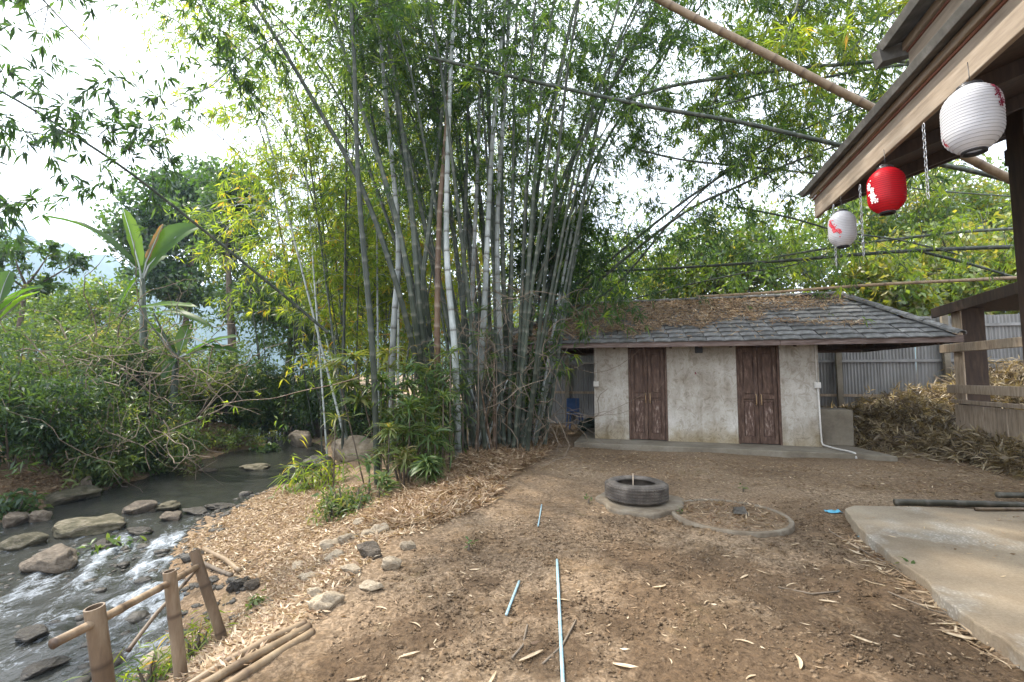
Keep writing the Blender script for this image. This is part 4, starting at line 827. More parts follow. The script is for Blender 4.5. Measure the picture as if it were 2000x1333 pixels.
def bamboo(parent, pts, mat, r0, zmin, blen, per, fans, leaves, ll, lw, tint, label=None, name='culm', inter=0.36, r1=0.012, skip=0.0, cat=None, group=None, origin=None, leafmat='bamboo_leaf', binter=None, up=0.35, n=8, spread=0.75):
    cid[0] += 1; P2, rr, tt = node_path(pts, r0, r1, inter)
    o_ = np.array(origin) if origin is not None else np.zeros(3)
    br = grow_branches(P2, zmin, 1, binter or inter, blen, per, 100 + cid[0], up, skip); m = MB(); m.tube(P2 - o_, rr, n, True, tt); o = m.build(name, M[mat], parent)
    if len(br):
        # fold the side branches into the culm's own mesh
        V, F = tubes_np(br - o_, np.broadcast_to(np.array([0.007, 0.006, 0.0045, 0.0035, 0.0025])[None], br.shape[:2]) * (ll / 0.22), 3)
        me = o.data; V0 = np.array([v.co for v in me.vertices]); nv = len(V0); F0 = [tuple(p.vertices) for p in me.polygons]; t0 = np.zeros(nv); me.attributes['tint'].data.foreach_get('value', t0) if 'tint' in me.attributes else None
        m2 = bpy.data.meshes.new(name); m2.from_pydata(np.concatenate([V0, V]).tolist(), [], F0 + (F + nv).tolist()); m2.update(); m2.polygons.foreach_set('use_smooth', np.ones(len(m2.polygons), bool)); set_attr(m2, 'tint', np.concatenate([t0, np.zeros(len(V))])); m2.materials.append(M[mat]); o.data = m2
        L = Leaves(); leaf_fans(L, br - o_, fans, leaves, ll, lw, tint, 300 + cid[0], spread)
        if L.count(): L.build('foliage', M[leafmat], o)
    if label: tag(o, label, cat, group)
    return o

CB = ground_at(930, 880); clump = empty('bamboo_clump', CB); tag(clump, 'big dense clump of tall bamboo between the stream and the hut', 'bamboo'); CBv = np.array(CB)
def base(px, py): g = ground_at(px, py); return Vector((g.x, g.y, g.z - 0.15))
def via(*a): return [at(px, py, Y) for px, py, Y in a]
EX = [((738, 948), [(728, 690, 7.0), (702, 385, 6.9), (692, 120, 6.6)], 'culm_green', .048, 4, .35),
      ((846, 885), [(800, 650, 8.2), (716, 388, 7.9), (614, 200, 7.5), (530, 60, 7.2)], 'culm_green', .056, 4, .45),
      ((764, 905), [(768, 660, 8.4), (778, 470, 8.5), (754, 200, 8.3), (735, 0, 8.0)], 'culm_pale', .060, 4, .35),
      ((848, 880), [(812, 640, 8.4), (775, 430, 8.2), (690, 160, 7.8), (640, 0, 7.6)], 'culm_green', .052, 4, .45),
      ((852, 876), [(824, 650, 8.5), (796, 330, 8.4), (745, 0, 8.2)], 'culm_green', .062, 5, .35),
      ((856, 872), [(826, 610, 8.7), (840, 430, 8.7), (862, 230, 8.8), (880, 20, 9.0)], 'culm_green', .050, 5, .35),
      ((846, 872), [(815, 600, 8.9), (745, 330, 8.8), (700, 60, 8.7)], 'culm_green', .045, 5, .4),
      ((858, 868), [(832, 580, 9.0), (780, 260, 9.2), (770, 0, 9.4)], 'culm_green', .046, 5, .4),
      ((864, 885), [(854, 700, 8.3), (858, 430, 8.4), (868, 300, 8.5), (885, 60, 8.6)], 'culm_brown', .060, 6, .35),
      ((896, 895), [(889, 700, 8.0), (872, 470, 8.1), (880, 150, 8.2), (892, -60, 8.3)], 'culm_pale', .058, 6, .35),
      ((928, 868), [(944, 640, 8.8), (954, 420, 8.9), (966, 220, 9.0), (992, -40, 9.0)], 'culm_pale', .062, 6, .35),
      ((908, 872), [(905, 600, 9.2), (912, 300, 9.3), (918, 0, 9.4)], 'culm_green', .045, 6, .35),
      ((920, 870), [(922, 600, 9.4), (935, 260, 9.4), (938, -20, 9.4)], 'culm_pale', .050, 6, .35),
      ((992, 856), [(976, 640, 9.4), (972, 420, 9.3), (990, 120, 9.2), (996, -60, 9.0)], 'culm_pale', .060, 5, .3),
      ((1000, 850), [(985, 600, 9.8), (980, 330, 9.8), (985, 30, 9.8)], 'culm_green', .058, 5, .35),
      ((975, 855), [(968, 560, 9.8), (955, 200, 10.0), (948, -40, 10.0)], 'culm_green', .052, 5, .4),
      ((1012, 850), [(1020, 640, 9.8), (1080, 400, 9.6), (1160, 230, 9.3), (1290, 0, 8.8)], 'culm_green', .058, 3.6, .4),
      ((1020, 848), [(1040, 620, 10.2), (1100, 380, 10.2), (1170, 140, 10.0), (1220, -30, 9.8)], 'culm_green', .050, 3.4, .4),
      ((1030, 848), [(1060, 600, 10.6), (1130, 380, 10.8), (1230, 200, 10.8), (1330, 60, 10.6)], 'culm_green', .048, 3.4, .35),
      ((1006, 850), [(1030, 560, 10.0), (1060, 300, 10.2), (1110, 60, 10.2)], 'culm_green', .055, 4, .4),
      ((1040, 846), [(1070, 640, 10.8), (1180, 540, 10.2), (1330, 420, 9.4), (1440, 365, 8.8)], 'culm_green', .045, 3.0, .3),
      ((1045, 846), [(1072, 620, 11.0), (1190, 510, 10.4), (1320, 405, 9.6), (1400, 350, 9.2)], 'culm_green', .042, 3.0, .3),
      ((1050, 846), [(1080, 650, 11.2), (1200, 560, 10.6), (1300, 445, 10.0)], 'culm_green', .036, 3.0, .3),
      ((960, 856), [(950, 500, 10.4), (905, 150, 10.6), (880, -60, 10.6)], 'culm_green', .050, 5, .4),
      ((940, 858), [(930, 500, 10.2), (850, 200, 10.4), (800, -40, 10.4)], 'culm_green', .048, 5, .45)]
for i, (bp, vs_, mt, r0, zmin, tint) in enumerate(EX):
    pts = [base(*bp)] + via(*vs_); pts = extend(pts, 4.2 if zmin > 3 else 3.0, 0.05); zmin = zmin + 2.2 if i < 16 or i > 22 else zmin + .4
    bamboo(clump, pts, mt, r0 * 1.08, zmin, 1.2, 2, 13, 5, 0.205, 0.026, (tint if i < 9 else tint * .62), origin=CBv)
rb = random.Random(11)
for i in range(36):
    a_ = rb.uniform(0, 6.28); q = math.sqrt(rb.random()); ox, oy = 0.75 * q * math.cos(a_), 1.2 * q * math.sin(a_)
    B = Vector((-0.12 + ox * 1.05, 9.6 + oy, 0)); B.z = gz(B.x, B.y) - 0.15; lean = Vector((ox * 0.34 + rb.gauss(0, .05), oy * 0.22 + rb.gauss(0, .05), 1)).normalized()
    H = rb.uniform(5.5, 8.0); pts = [B, B + lean * H * 0.5 + Vector((0, 0, .1)), B + lean * H]; pts = extend(pts, rb.uniform(3.0, 5.0), 0.07)
    bamboo(clump, pts, rb.choice(['culm_green'] * 6 + ['culm_pale', 'culm_green']), rb.uniform(.030, .050), rb.choice([4.5, 5.5, 6.5]), 1.2, 2, 8, 5, 0.205, 0.026, rb.uniform(.15, .36), origin=CBv)
for i in range(9):
    B = Vector((rb.uniform(0.1, 0.75), rb.uniform(10.7, 11.5), 0)); B.z = gz(B.x, B.y) - .1; lean = Vector((rb.uniform(.02, .16), rb.gauss(0, .06), 1)).normalized(); H = rb.uniform(3.6, 5.2)
    bamboo(clump, extend([B, B + lean * H * .5, B + lean * H], 1.6, .1), 'culm_green', rb.uniform(.03, .045), 3.1, .9, 3, 8, 5, .24, .034, .12, origin=CBv)
# short dead stubs and leaning dry shoots in the clump
for i in range(14):
    B = Vector((rb.uniform(-1.3, 0.2), rb.uniform(8.5, 10.0), 0)); B.z = gz(B.x, B.y) - 0.1; T_ = B + Vector((rb.gauss(0, .35), rb.gauss(0, .35), rb.uniform(0.8, 2.2)))
    cut_pole('culm_stub', M[rb.choice(['culm_brown', 'culm_pale', 'pole_tan'])], [p - CB for p in (B, B.lerp(T_, .5), T_)], rb.uniform(.02, .045), .012, None, None, 0.3, None, clump, 7)

def lone(pts, mat, r0, label, ll=0.21, lw=0.026, zmin=0.5, blen=0.9, per=1, fans=4, leaves=5, tint=0.4, skip=0.4, r1=0.012, group=None, name='leaning_bamboo', inter=0.36, binter=None, leafmat='bamboo_leaf', cat='bamboo'):
    P0 = Vector(pts[0]); root = empty(name, P0); tag(root, label, cat, group)
    bamboo(root, pts, mat, r0, zmin, blen, per, fans, leaves, ll, lw, tint, origin=np.array(P0), r1=r1, skip=skip, inter=inter, binter=binter, leafmat=leafmat); return root
# bamboo crossing the upper right
G_ = 'bamboo stems crossing above the hut'
lone(via((900, -230, 7.4), (1180, -70, 6.6), (1290, 0, 6.4), (1500, 108, 6.1), (1725, 222, 5.9), (1905, 316, 5.8), (1985, 356, 5.75), (2080, 400, 5.7)), 'pole_tan', .056, 'thick tan bamboo pole slanting down behind the pavilion eave', skip=1.0, r1=.052, group=G_, name='bamboo_pole', inter=.42)
lone(via((838, 112, 7.6), (1000, 150, 7.4), (1250, 205, 7.0), (1450, 240, 6.8), (1660, 288, 6.6), (1900, 335, 6.6), (2080, 385, 6.6)), 'culm_green', .030, 'long thin dark bamboo crossing from the clump top to the pavilion', per=2, skip=.25, r1=.035, group=G_, tint=.45)
lone(via((1225, 192, 8.4), (1330, 165, 8.2), (1500, 140, 8.0), (1650, 126, 7.8), (1760, 120, 7.6), (1900, 135, 7.4)), 'culm_green', .032, 'dark arched bamboo ending beside the upper eave', per=2, skip=.2, r1=.03, group=G_, tint=.55)
lone(via((1370, 218, 8.8), (1500, 180, 8.6), (1620, 150, 8.4), (1740, 130, 8.2), (1850, 120, 8.0)), 'culm_green', .024, 'thin dark bamboo just under the arched one by the upper eave', per=2, skip=.2, r1=.026, group=G_, tint=.6)
lone(via((1120, 530, 11.6), (1240, 528, 11.0), (1500, 512, 10.2), (1750, 492, 9.4), (1990, 482, 8.8), (2150, 478, 8.6)), 'culm_green', .030, 'straight dark bamboo stretched level above the hut ridge', per=2, skip=.3, r1=.045, group=G_, tint=.5)
lone(via((1500, 505, 10.6), (1650, 480, 10.0), (1780, 464, 9.6), (1900, 452, 9.2), (2100, 440, 9.0)), 'culm_green', .026, 'dark bamboo just above the level one, rising behind the small lantern', per=2, skip=.2, r1=.035, group=G_, tint=.6)
lone(via((1360, 580, 10.6), (1500, 572, 10.0), (1700, 557, 9.2), (1900, 547, 8.6), (2080, 538, 8.2)), 'pole_tan', .030, 'tan brown bamboo pole resting low across the hut ridge', skip=1.0, r1=.036, group=G_, name='bamboo_pole', inter=.5)
lone(via((1215, 590, 11.6), (1330, 560, 11.0), (1450, 534, 10.4), (1560, 515, 10.0), (1680, 470, 9.6)), 'culm_green', .020, 'thin drooping bamboo just above the hut roof ridge', per=2, skip=.2, group=G_, tint=.45)
lone(via((1790, 490, 9.6), (1880, 512, 9.2), (1990, 545, 8.8), (2080, 575, 8.6)), 'culm_green', .034, 'short dark bamboo slanting down to the right below the level one', per=1, skip=.5, group=G_, tint=.6)
lone(via((1440, 405, 9.8), (1540, 425, 9.6), (1640, 452, 9.4), (1760, 470, 9.2), (1880, 500, 9.0)), 'culm_green', .022, 'slender bamboo sloping down behind the small white lantern', per=2, skip=.15, group=G_, tint=.55)
lone(via((1240, 290, 9.4), (1330, 312, 9.2), (1480, 328, 9.0), (1640, 345, 8.8), (1800, 370, 8.6), (1990, 385, 8.4)), 'culm_green', .022, 'slender bamboo sloping gently behind the red lantern', per=2, skip=.1, group=G_, tint=.5)
# leafy tops hanging into the upper right from bamboo outside the frame
for k, (a_, lab) in enumerate(((via((1780, -330, 8.0), (1680, -120, 8.0), (1560, 20, 8.2), (1440, 130, 8.4), (1360, 260, 8.6)), 'leafy bamboo top drooping left of the pavilion roof'), (via((1980, -300, 8.2), (1840, -60, 8.4), (1700, 60, 8.6), (1600, 170, 8.8), (1560, 280, 9.0)), 'yellowing leafy bamboo top beside the upper eave'),
        (via((1500, -350, 9.4), (1420, -120, 9.6), (1340, 30, 9.8), (1270, 180, 10), (1240, 300, 10.2)), 'dark leafy bamboo top hanging over the hut ridge'), (via((1850, -200, 9.6), (1760, 30, 9.8), (1680, 180, 10.0), (1600, 300, 10.2), (1500, 380, 10.4)), 'leafy bamboo top filling the gap under the tan pole'),
        (via((1700, -380, 10.6), (1600, -120, 10.8), (1500, 60, 11), (1420, 220, 11.2), (1380, 330, 11.4)), 'farther leafy bamboo top above the hut'), (via((1600, -300, 7.4), (1590, -160, 7.4), (1570, -40, 7.4), (1540, 60, 7.4), (1500, 140, 7.4)), 'near leafy bamboo tip at the top edge left of the pavilion'))):
    lone(a_, 'culm_green', .030, lab, ll=.205, lw=.027, per=3, fans=20, leaves=6, skip=0.0, blen=1.25, tint=(.34, .66, .22, .55, .36, .62)[k], group='leafy bamboo tops over the hut', inter=.3, zmin=0)
# silhouetted sprays at the upper left
GL = 'thin bamboo sprays over the stream'
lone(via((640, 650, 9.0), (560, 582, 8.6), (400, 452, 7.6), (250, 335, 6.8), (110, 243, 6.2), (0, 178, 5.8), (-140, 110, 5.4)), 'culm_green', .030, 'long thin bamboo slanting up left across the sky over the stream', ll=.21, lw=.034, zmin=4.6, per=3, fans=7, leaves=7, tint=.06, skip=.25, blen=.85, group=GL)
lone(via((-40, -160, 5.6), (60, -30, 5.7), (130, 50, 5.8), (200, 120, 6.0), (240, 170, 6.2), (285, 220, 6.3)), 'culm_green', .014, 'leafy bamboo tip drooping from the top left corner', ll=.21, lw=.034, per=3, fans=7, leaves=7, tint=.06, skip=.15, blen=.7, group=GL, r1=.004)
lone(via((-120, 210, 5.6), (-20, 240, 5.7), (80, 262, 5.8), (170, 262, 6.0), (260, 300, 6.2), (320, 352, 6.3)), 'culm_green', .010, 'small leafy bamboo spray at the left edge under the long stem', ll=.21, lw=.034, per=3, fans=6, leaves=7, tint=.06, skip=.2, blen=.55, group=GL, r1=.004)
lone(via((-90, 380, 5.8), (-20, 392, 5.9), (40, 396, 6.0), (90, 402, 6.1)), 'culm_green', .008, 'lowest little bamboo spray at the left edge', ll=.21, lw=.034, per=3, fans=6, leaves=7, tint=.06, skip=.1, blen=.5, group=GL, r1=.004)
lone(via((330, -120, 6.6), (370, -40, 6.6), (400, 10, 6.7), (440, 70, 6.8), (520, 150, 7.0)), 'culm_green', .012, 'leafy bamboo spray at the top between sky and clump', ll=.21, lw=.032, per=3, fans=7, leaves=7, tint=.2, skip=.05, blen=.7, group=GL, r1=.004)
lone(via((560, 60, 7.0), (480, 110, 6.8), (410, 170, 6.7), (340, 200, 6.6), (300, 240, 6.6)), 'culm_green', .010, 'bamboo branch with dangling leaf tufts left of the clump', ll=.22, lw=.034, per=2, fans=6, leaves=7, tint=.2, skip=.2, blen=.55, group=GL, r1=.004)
lone(via((700, 738, 7.0), (650, 752, 6.9), (590, 764, 6.8), (530, 779, 6.75), (470, 783, 6.7), (405, 799, 6.6)), 'culm_brown', .008, 'pale bare bamboo shoot reaching level over the pool', ll=.12, per=1, fans=2, leaves=3, tint=.6, skip=.2, blen=.2, r1=.003, zmin=0)

# clumps of bamboo in the middle distance on the left
def far_clump(label, cx, cy, n, spread, H, tint, seed, zmin, fans=5, ll=0.30, lw=0.042, r=.030, fol=1.3, per=2):
    g0 = gz(cx, cy); root = empty('bamboo_clump', (cx, cy, g0)); tag(root, label, 'bamboo', 'bamboo clumps in the middle distance'); q = random.Random(seed)
    for i in range(n):
        a_ = q.uniform(0, 6.28); w_ = math.sqrt(q.random()) * spread; B = Vector((cx + w_ * math.cos(a_), cy + w_ * math.sin(a_), g0 - 0.1)); ln = Vector((0.22 * math.cos(a_) * w_ / spread + q.gauss(0, .06), 0.2 * math.sin(a_) * w_ / spread + q.gauss(0, .06), 1)).normalized(); h = H * q.uniform(.75, 1.05)
        pts = extend([B, B + ln * h * .5, B + ln * h], H * .55, 0.09)
        bamboo(root, pts, q.choice(['culm_green', 'culm_pale', 'culm_green']), r * q.uniform(.7, 1.2), zmin, fol, per, fans, 5, ll, lw, tint + q.gauss(0, .05), origin=np.array((cx, cy, g0)), inter=0.42, n=6, spread=.85)
    return root
far_clump('sunlit yellow green bamboo behind the left side of the big clump', -3.6, 14.5, 16, 1.6, 6.0, .74, 5, 1.6, fans=6)
far_clump('tall pale green bamboo rising behind the big clump', -1.8, 17.0, 12, 1.8, 8.0, .68, 6, 3.4, fans=6)
far_clump('tall airy bamboo leaning left of the big clump against the sky', -4.4, 12.6, 10, 1.3, 8.6, .60, 15, 3.8, fans=8, ll=.25, lw=.034, per=2)
far_clump('light green bamboo filling the sky gap left of the clump', -3.2, 11.6, 6, .9, 8.4, .6, 17, 5.0, fans=8, ll=.24, lw=.032, per=2)
far_clump('tall bamboo with yellowing tops behind the airy one', -5.6, 16.5, 11, 1.5, 8.6, .70, 16, 3.2, fans=6)
far_clump('slim bamboo stand beyond the pool end with bare dark lower stems', -8.2, 17.5, 14, 1.3, 6.0, .55, 8, 3.6, fans=4)
far_clump('bamboo behind the hut left end, seen under the leaning stems', 2.2, 17.0, 9, 1.5, 5.2, .5, 9, 1.5)

# ------------------------------------------------------------------ broadleaf trees
def tree(label, bx, by, H, blobs, nleaf, ll, lw, tint, seed, name='tree', r0=0.16, leafmat='tree_leaf', tsig=.16, cat='tree', group='trees beyond the yard', bend=0.3):
    g = np.random.default_rng(seed); z0 = gz(bx, by); root = empty(name, (bx, by, z0)); tag(root, label, cat, group); m = MB()
    top = Vector((g.normal(0, bend), g.normal(0, bend), H * 0.72)); tr = [Vector((0, 0, -0.3)), Vector((top.x * .3, top.y * .2, H * .3)), Vector((top.x * .7, top.y * .6, H * .52)), top]
    m.tube(tr, [r0 * 1.3, r0, r0 * .7, r0 * .35], 9); L = Leaves(); tot = sum(b[3] ** 2 for b in blobs)
    twigs = []
    for (x, y, z, r) in blobs:
        c = Vector((x, y, z)); s = tr[1].lerp(tr[3], min(1, max(0, (z - H * .3) / (H * .5)) * .8)); mid = s.lerp(c, .55) + Vector((0, 0, -.1 * r)); m.tube([s, mid, c], [r0 * .4, r0 * .25, r0 * .1], 6)
        k = int(nleaf * r * r / tot); nt = max(6, k // 45)
        d = norm(g.standard_normal((nt, 3))); rr = r * (0.45 + 0.6 * g.random((nt, 1)) ** .6) * (1 + .18 * np.sin(d[:, :1] * 5 + seed) + .15 * np.cos(d[:, 2:] * 6)); tip = np.array(c) + d * rr * np.array([1, 1, .8]); st = np.array(c) + d * r * 0.2
        mid_ = (tip + st) / 2 + np.array([0, 0, .08 * r]); twigs.append(np.stack([st, mid_, tip], 1))
        p = np.repeat(tip, 45, 0) + g.standard_normal((nt * 45, 3)) * r * 0.15; ft = np.repeat(np.clip(g.normal(tint, tsig, nt), 0, 1), 45)
        L.add(p, g.standard_normal(p.shape) - UPV * .35, norm(UPV * .6 + g.standard_normal(p.shape)), ll * g.uniform(.6, 1.2, len(p)), lw * g.uniform(.7, 1.2, len(p)), np.clip(ft + g.normal(0, .07, len(p)), 0, 1))
    tw = np.concatenate(twigs); V, F = tubes_np(tw, np.broadcast_to(np.array([r0 * .10, r0 * .07, r0 * .03])[None], tw.shape[:2]), 3); n0 = len(m.v); m.v += [tuple(v) for v in V]; m.f += (F + n0).tolist(); m.sm += [True] * len(F); m.t += [0.0] * len(V)
    m.build('trunk', M['bark'], root); L.build('crown', M[leafmat], root); return root
def blobs_at(list_, bx, by):
    z0 = gz(bx, by); return [((p := at(px, py, Y)).x - bx, p.y - by, p.z - z0, r) for px, py, Y, r in list_]
def ptree(label, px, Y, list_, nleaf, ll, lw, tint, seed, **k):
    q = at(px, 760, Y); bl = blobs_at(list_, q.x, q.y); return tree(label, q.x, q.y, max(b[2] for b in bl) * 1.1, bl, nleaf, ll, lw, tint, seed, **k)
ptree('tall dark leafy tree in the distance behind the banana plant', 350, 24, [(330, 400, 24, 2.0), (385, 370, 24.5, 1.7), (285, 450, 24, 1.8), (340, 480, 24.5, 1.9), (395, 450, 25, 1.4), (315, 555, 24, 1.7), (370, 560, 24, 1.6)], 14000, .30, .16, .22, 21)
ptree('slim tree with a bare pale trunk left of the bamboo', 458, 20, [(448, 360, 20, 1.3), (440, 430, 20, 1.5), (480, 400, 20.4, 1.1), (420, 480, 20.4, 1.0), (470, 460, 20.6, 1.0)], 7000, .28, .11, .42, 22, r0=.17)
ptree('low spreading tree at the left edge against the hill', 20, 14, [(25, 492, 14, .6), (95, 498, 14.2, .45), (150, 512, 14.4, .4), (-30, 500, 14, .8), (55, 545, 14, .6)], 2600, .2, .08, .3, 23, r0=.1)
ptree('pale green bushy tree behind the tangle of vines', 150, 19, [(120, 600, 19, 1.3), (200, 585, 19.4, 1.3), (60, 620, 19, 1.3), (250, 620, 19, 1.2), (160, 650, 18.6, 1.4)], 8000, .22, .09, .58, 24, r0=.13)
ptree('dark green tree standing over the end of the pool', 560, 21, [(540, 560, 21, 1.8), (600, 590, 21, 1.7), (500, 600, 21, 1.5), (470, 560, 22, 1.5), (570, 640, 20.5, 1.6), (640, 630, 21, 1.6)], 10000, .26, .11, .35, 25)
ptree('bright green round tree right behind the hut roof', 1420, 17, [(1330, 520, 17, 1.5), (1400, 480, 17.2, 1.6), (1480, 490, 17.4, 1.6), (1550, 530, 17, 1.5), (1440, 550, 16.6, 1.6), (1300, 565, 17, 1.2), (1380, 575, 16.5, 1.3)], 20000, .20, .09, .68, 26)
ptree('yellow green broad-leaved tree behind the fence at the right', 1800, 15.5, [(1700, 560, 15.2, 1.2), (1780, 540, 15.4, 1.4), (1860, 530, 15.6, 1.4), (1940, 520, 15.8, 1.5), (1740, 600, 15, 1.1), (1850, 590, 15.2, 1.3), (1960, 580, 15.6, 1.3), (2040, 540, 15.8, 1.5)], 20000, .24, .12, .86, 27, tsig=.1)
ptree('tall light green tree behind the small and red lanterns', 1700, 19, [(1660, 440, 19, 1.7), (1740, 400, 19.2, 1.8), (1830, 390, 19.4, 1.8), (1900, 430, 19.2, 1.8), (1780, 460, 18.8, 1.8), (1600, 480, 19, 1.5), (1960, 400, 19.5, 1.9)], 16000, .26, .10, .70, 28)
ptree('dark green tree above the hut ridge, behind the leaning stems', 1200, 21, [(1180, 520, 21, 1.7), (1240, 560, 21, 1.6), (1130, 570, 21, 1.6), (1210, 600, 20.5, 1.5)], 9000, .24, .10, .5, 29)
ptree('hazy tree far back between the big clump and the slim trunk', 660, 26, [(640, 520, 26, 2.4), (720, 480, 26, 2.6), (680, 600, 26, 2.4), (780, 560, 27, 2.6), (860, 520, 28, 2.8), (820, 640, 27, 2.5), (930, 600, 28, 2.6)], 14000, .34, .15, .6, 30, r0=.22)

# ------------------------------------------------------------------ shrubs and vines on the far bank
def bush(label, px, py, Y, w, h, nleaf, ll, lw, tint, seed, leafmat='shrub_leaf', tsig=.16, name='shrub', cat='shrub', group='shrubs on the far bank', dens=24, vines=0, seg=1, stems=14):
    g = np.random.default_rng(seed); q = at(px, py, Y); z0 = gz(q.x, q.y); root = empty(name, (q.x, q.y, z0)); tag(root, label, cat, group)
    ns = stems; an = g.uniform(0, 6.28, ns); rad = np.sqrt(g.random(ns)) * w / 2; tip = np.stack([rad * np.cos(an), rad * np.sin(an) * .8, h * g.uniform(.55, 1.05, ns) * np.sqrt(np.clip(1 - (rad / w * 2) ** 2 * .7, .1, 1))], 1); st = tip * np.array([.25, .25, 0]) - np.array([0, 0, .1]); md = (tip + st) / 2 + g.standard_normal((ns, 3)) * .12 * w * .3
    P = np.stack([st, st * .6 + md * .4, md, md * .4 + tip * .6, tip], 1); V, F = tubes_np(P, np.broadcast_to(np.array([.022, .018, .014, .010, .005])[None], P.shape[:2]), 5); link('stem', mesh_np('stem', V, F, True), M['bark'], root)
    nt = max(ns, nleaf // dens); si = g.integers(0, ns, nt); t = g.uniform(.35, 1, nt); i = np.minimum((t * 4).astype(int), 3); f = (t * 4 - i)[:, None]; c = P[si, i] * (1 - f) + P[si, i + 1] * f + g.standard_normal((nt, 3)) * np.array([w * .13, w * .11, h * .09]); c[:, 2] = np.maximum(c[:, 2], .06)
    ft = np.repeat(np.clip(g.normal(tint, tsig, nt), 0, 1), dens); p = np.repeat(c, dens, 0) + g.standard_normal((nt * dens, 3)) * .075 * (ll / .14)
    L = Leaves(); L.add(p, g.standard_normal(p.shape) * np.array([1, 1, .6]) - UPV * .45, norm(UPV * 1.0 + g.standard_normal(p.shape) * .7), ll * g.uniform(.6, 1.2, len(p)), lw * g.uniform(.7, 1.2, len(p)), np.clip(ft + g.normal(0, .06, len(p)), 0, 1)); L.build('foliage', M[leafmat], root, seg=seg)
    return root
bush('dark bluish shrub mass at the left edge of the far bank', 30, 830, 8.6, 2.8, 2.4, 7000, .16, .038, .12, 41)
bush('dark leafy shrub low at the left beside the vine tangle', 130, 850, 9.2, 2.0, 1.6, 4500, .15, .036, .22, 42)
bush('tangled yellow green shrub below the banana leaves', 170, 740, 11.5, 4.2, 3.2, 11000, .16, .036, .40, 43, tsig=.2)
bush('feathery light green shrub reaching over the bank', 290, 790, 10.6, 2.4, 1.7, 5500, .14, .024, .50, 44)
bush('leafy green shrub hiding the banana stems', 255, 720, 11.9, 1.3, 3.0, 4200, .17, .045, .30, 68)
bush('bright green young shrub leaning over the waterline', 215, 880, 9.6, 1.7, .9, 3200, .15, .045, .55, 45)
bush('low green shrub at the waterline right of the bright one', 300, 870, 10.8, 1.6, .8, 2600, .14, .04, .38, 46)
bush('dry olive brush on the slope behind the vines', 60, 700, 12.5, 4.4, 3.3, 9000, .16, .036, .42, 47, tsig=.2)
bush('brown withered shrub under the banana plant', 345, 740, 13.6, 3.2, 2.9, 7500, .14, .034, .66, 48, tsig=.12)
bush('dark green shrub wall behind the pool, left part', 425, 800, 15.2, 3.2, 2.8, 7000, .17, .055, .28, 49)
bush('dark green shrub wall behind the pool, middle part', 515, 780, 17, 3.6, 3.2, 7500, .18, .06, .26, 50)
bush('dark green shrub wall behind the pool, right part', 630, 790, 16.6, 3.2, 3.0, 6500, .17, .055, .30, 51)
bush('shady undergrowth between the pool and the big clump', 715, 800, 12.8, 1.7, 2.3, 4200, .17, .045, .25, 52)
bush('small round-leaved plant at the foot of the far shrubs', 520, 838, 13.6, .8, .5, 700, .14, .09, .4, 53)
bush('low dry scrub strip along the far waterline', 420, 858, 13.4, 2.6, .6, 2600, .12, .03, .6, 54)
bush('leafy scrub on the far slope behind everything at the left', 235, 660, 15, 4.8, 3.9, 11000, .17, .05, .5, 55)
bush('grey green brush climbing under the slim tree', 420, 690, 17, 4.5, 3.4, 8000, .19, .055, .45, 56)
bush('soft green brush below the slim bamboo stand', 560, 700, 17.5, 3.6, 2.6, 6500, .19, .05, .55, 57)
bush('leafy plant growing on the mossy rock island', 205, 1010, 6.3, .65, .45, 420, .16, .04, .35, 58, group='plants in and by the stream', seg=5, dens=14)
bush('small water plant at the left edge of the stream', 25, 960, 7.6, .7, .3, 300, .15, .05, .3, 59, group='plants in and by the stream', dens=14)
bush('light sedge growing behind the handrail posts', 300, 1225, 3.5, .55, .35, 420, .20, .014, .62, 60, group='plants in and by the stream', leafmat='bamboo_leaf', dens=14)
bush('small green weed on the leafy slope beyond the handrail', 508, 1172, 4.5, .18, .1, 60, .07, .03, .65, 61, group='plants in and by the stream', dens=10, stems=5)
bush('grass tuft between the last two handrail posts', 385, 1200, 3.75, .32, .22, 220, .16, .012, .7, 62, group='plants in and by the stream', leafmat='bamboo_leaf', dens=12)
# bare vines hung through the shrubs
def vines(label, box, n, Y0, Y1, seed, r=.012):
    g = np.random.default_rng(seed); x0, y0, x1, y1 = box; P = []
    for k in range(n):
        Yk = g.uniform(Y0, Y1); p = np.array(at(g.uniform(x0, x1), g.uniform(y0, y1), Yk)); d = norm(np.array([g.normal(0, .7), g.normal(0, .3), g.normal(-.1, .8)])); pts = [p]; st = g.uniform(.14, .30)
        for j in range(9):
            d = norm(d + g.standard_normal(3) * np.array([.40, .25, .40])); q = pts[-1] + d * st; q[2] = max(q[2], gz(q[0], q[1]) + .05); pts.append(q)
        P.append(pts)
    P = np.array(P); V, F = tubes_np(P, np.linspace(1.2, .5, P.shape[1])[None] * r * g.uniform(.5, 1.3, (len(P), 1)), 5)
    return tag(link('vines', mesh_np('vines', V, F, True), M['vine']), label, 'vines', kind='stuff')
vines('tangle of bare grey vines over the far bank shrubs', (0, 640, 420, 850), 110, 8.8, 11.6, 71, .009)
vines('dead twigs hanging over the far waterline', (60, 840, 330, 920), 26, 8.4, 9.8, 72, .008)
vines('dry shoots and twigs among the clump stems', (860, 560, 1090, 840), 90, 7.9, 9.9, 73, .006)
vines('dry twigs piled at the foot of the clump', (930, 800, 1110, 850), 60, 8.9, 10.2, 74, .007)

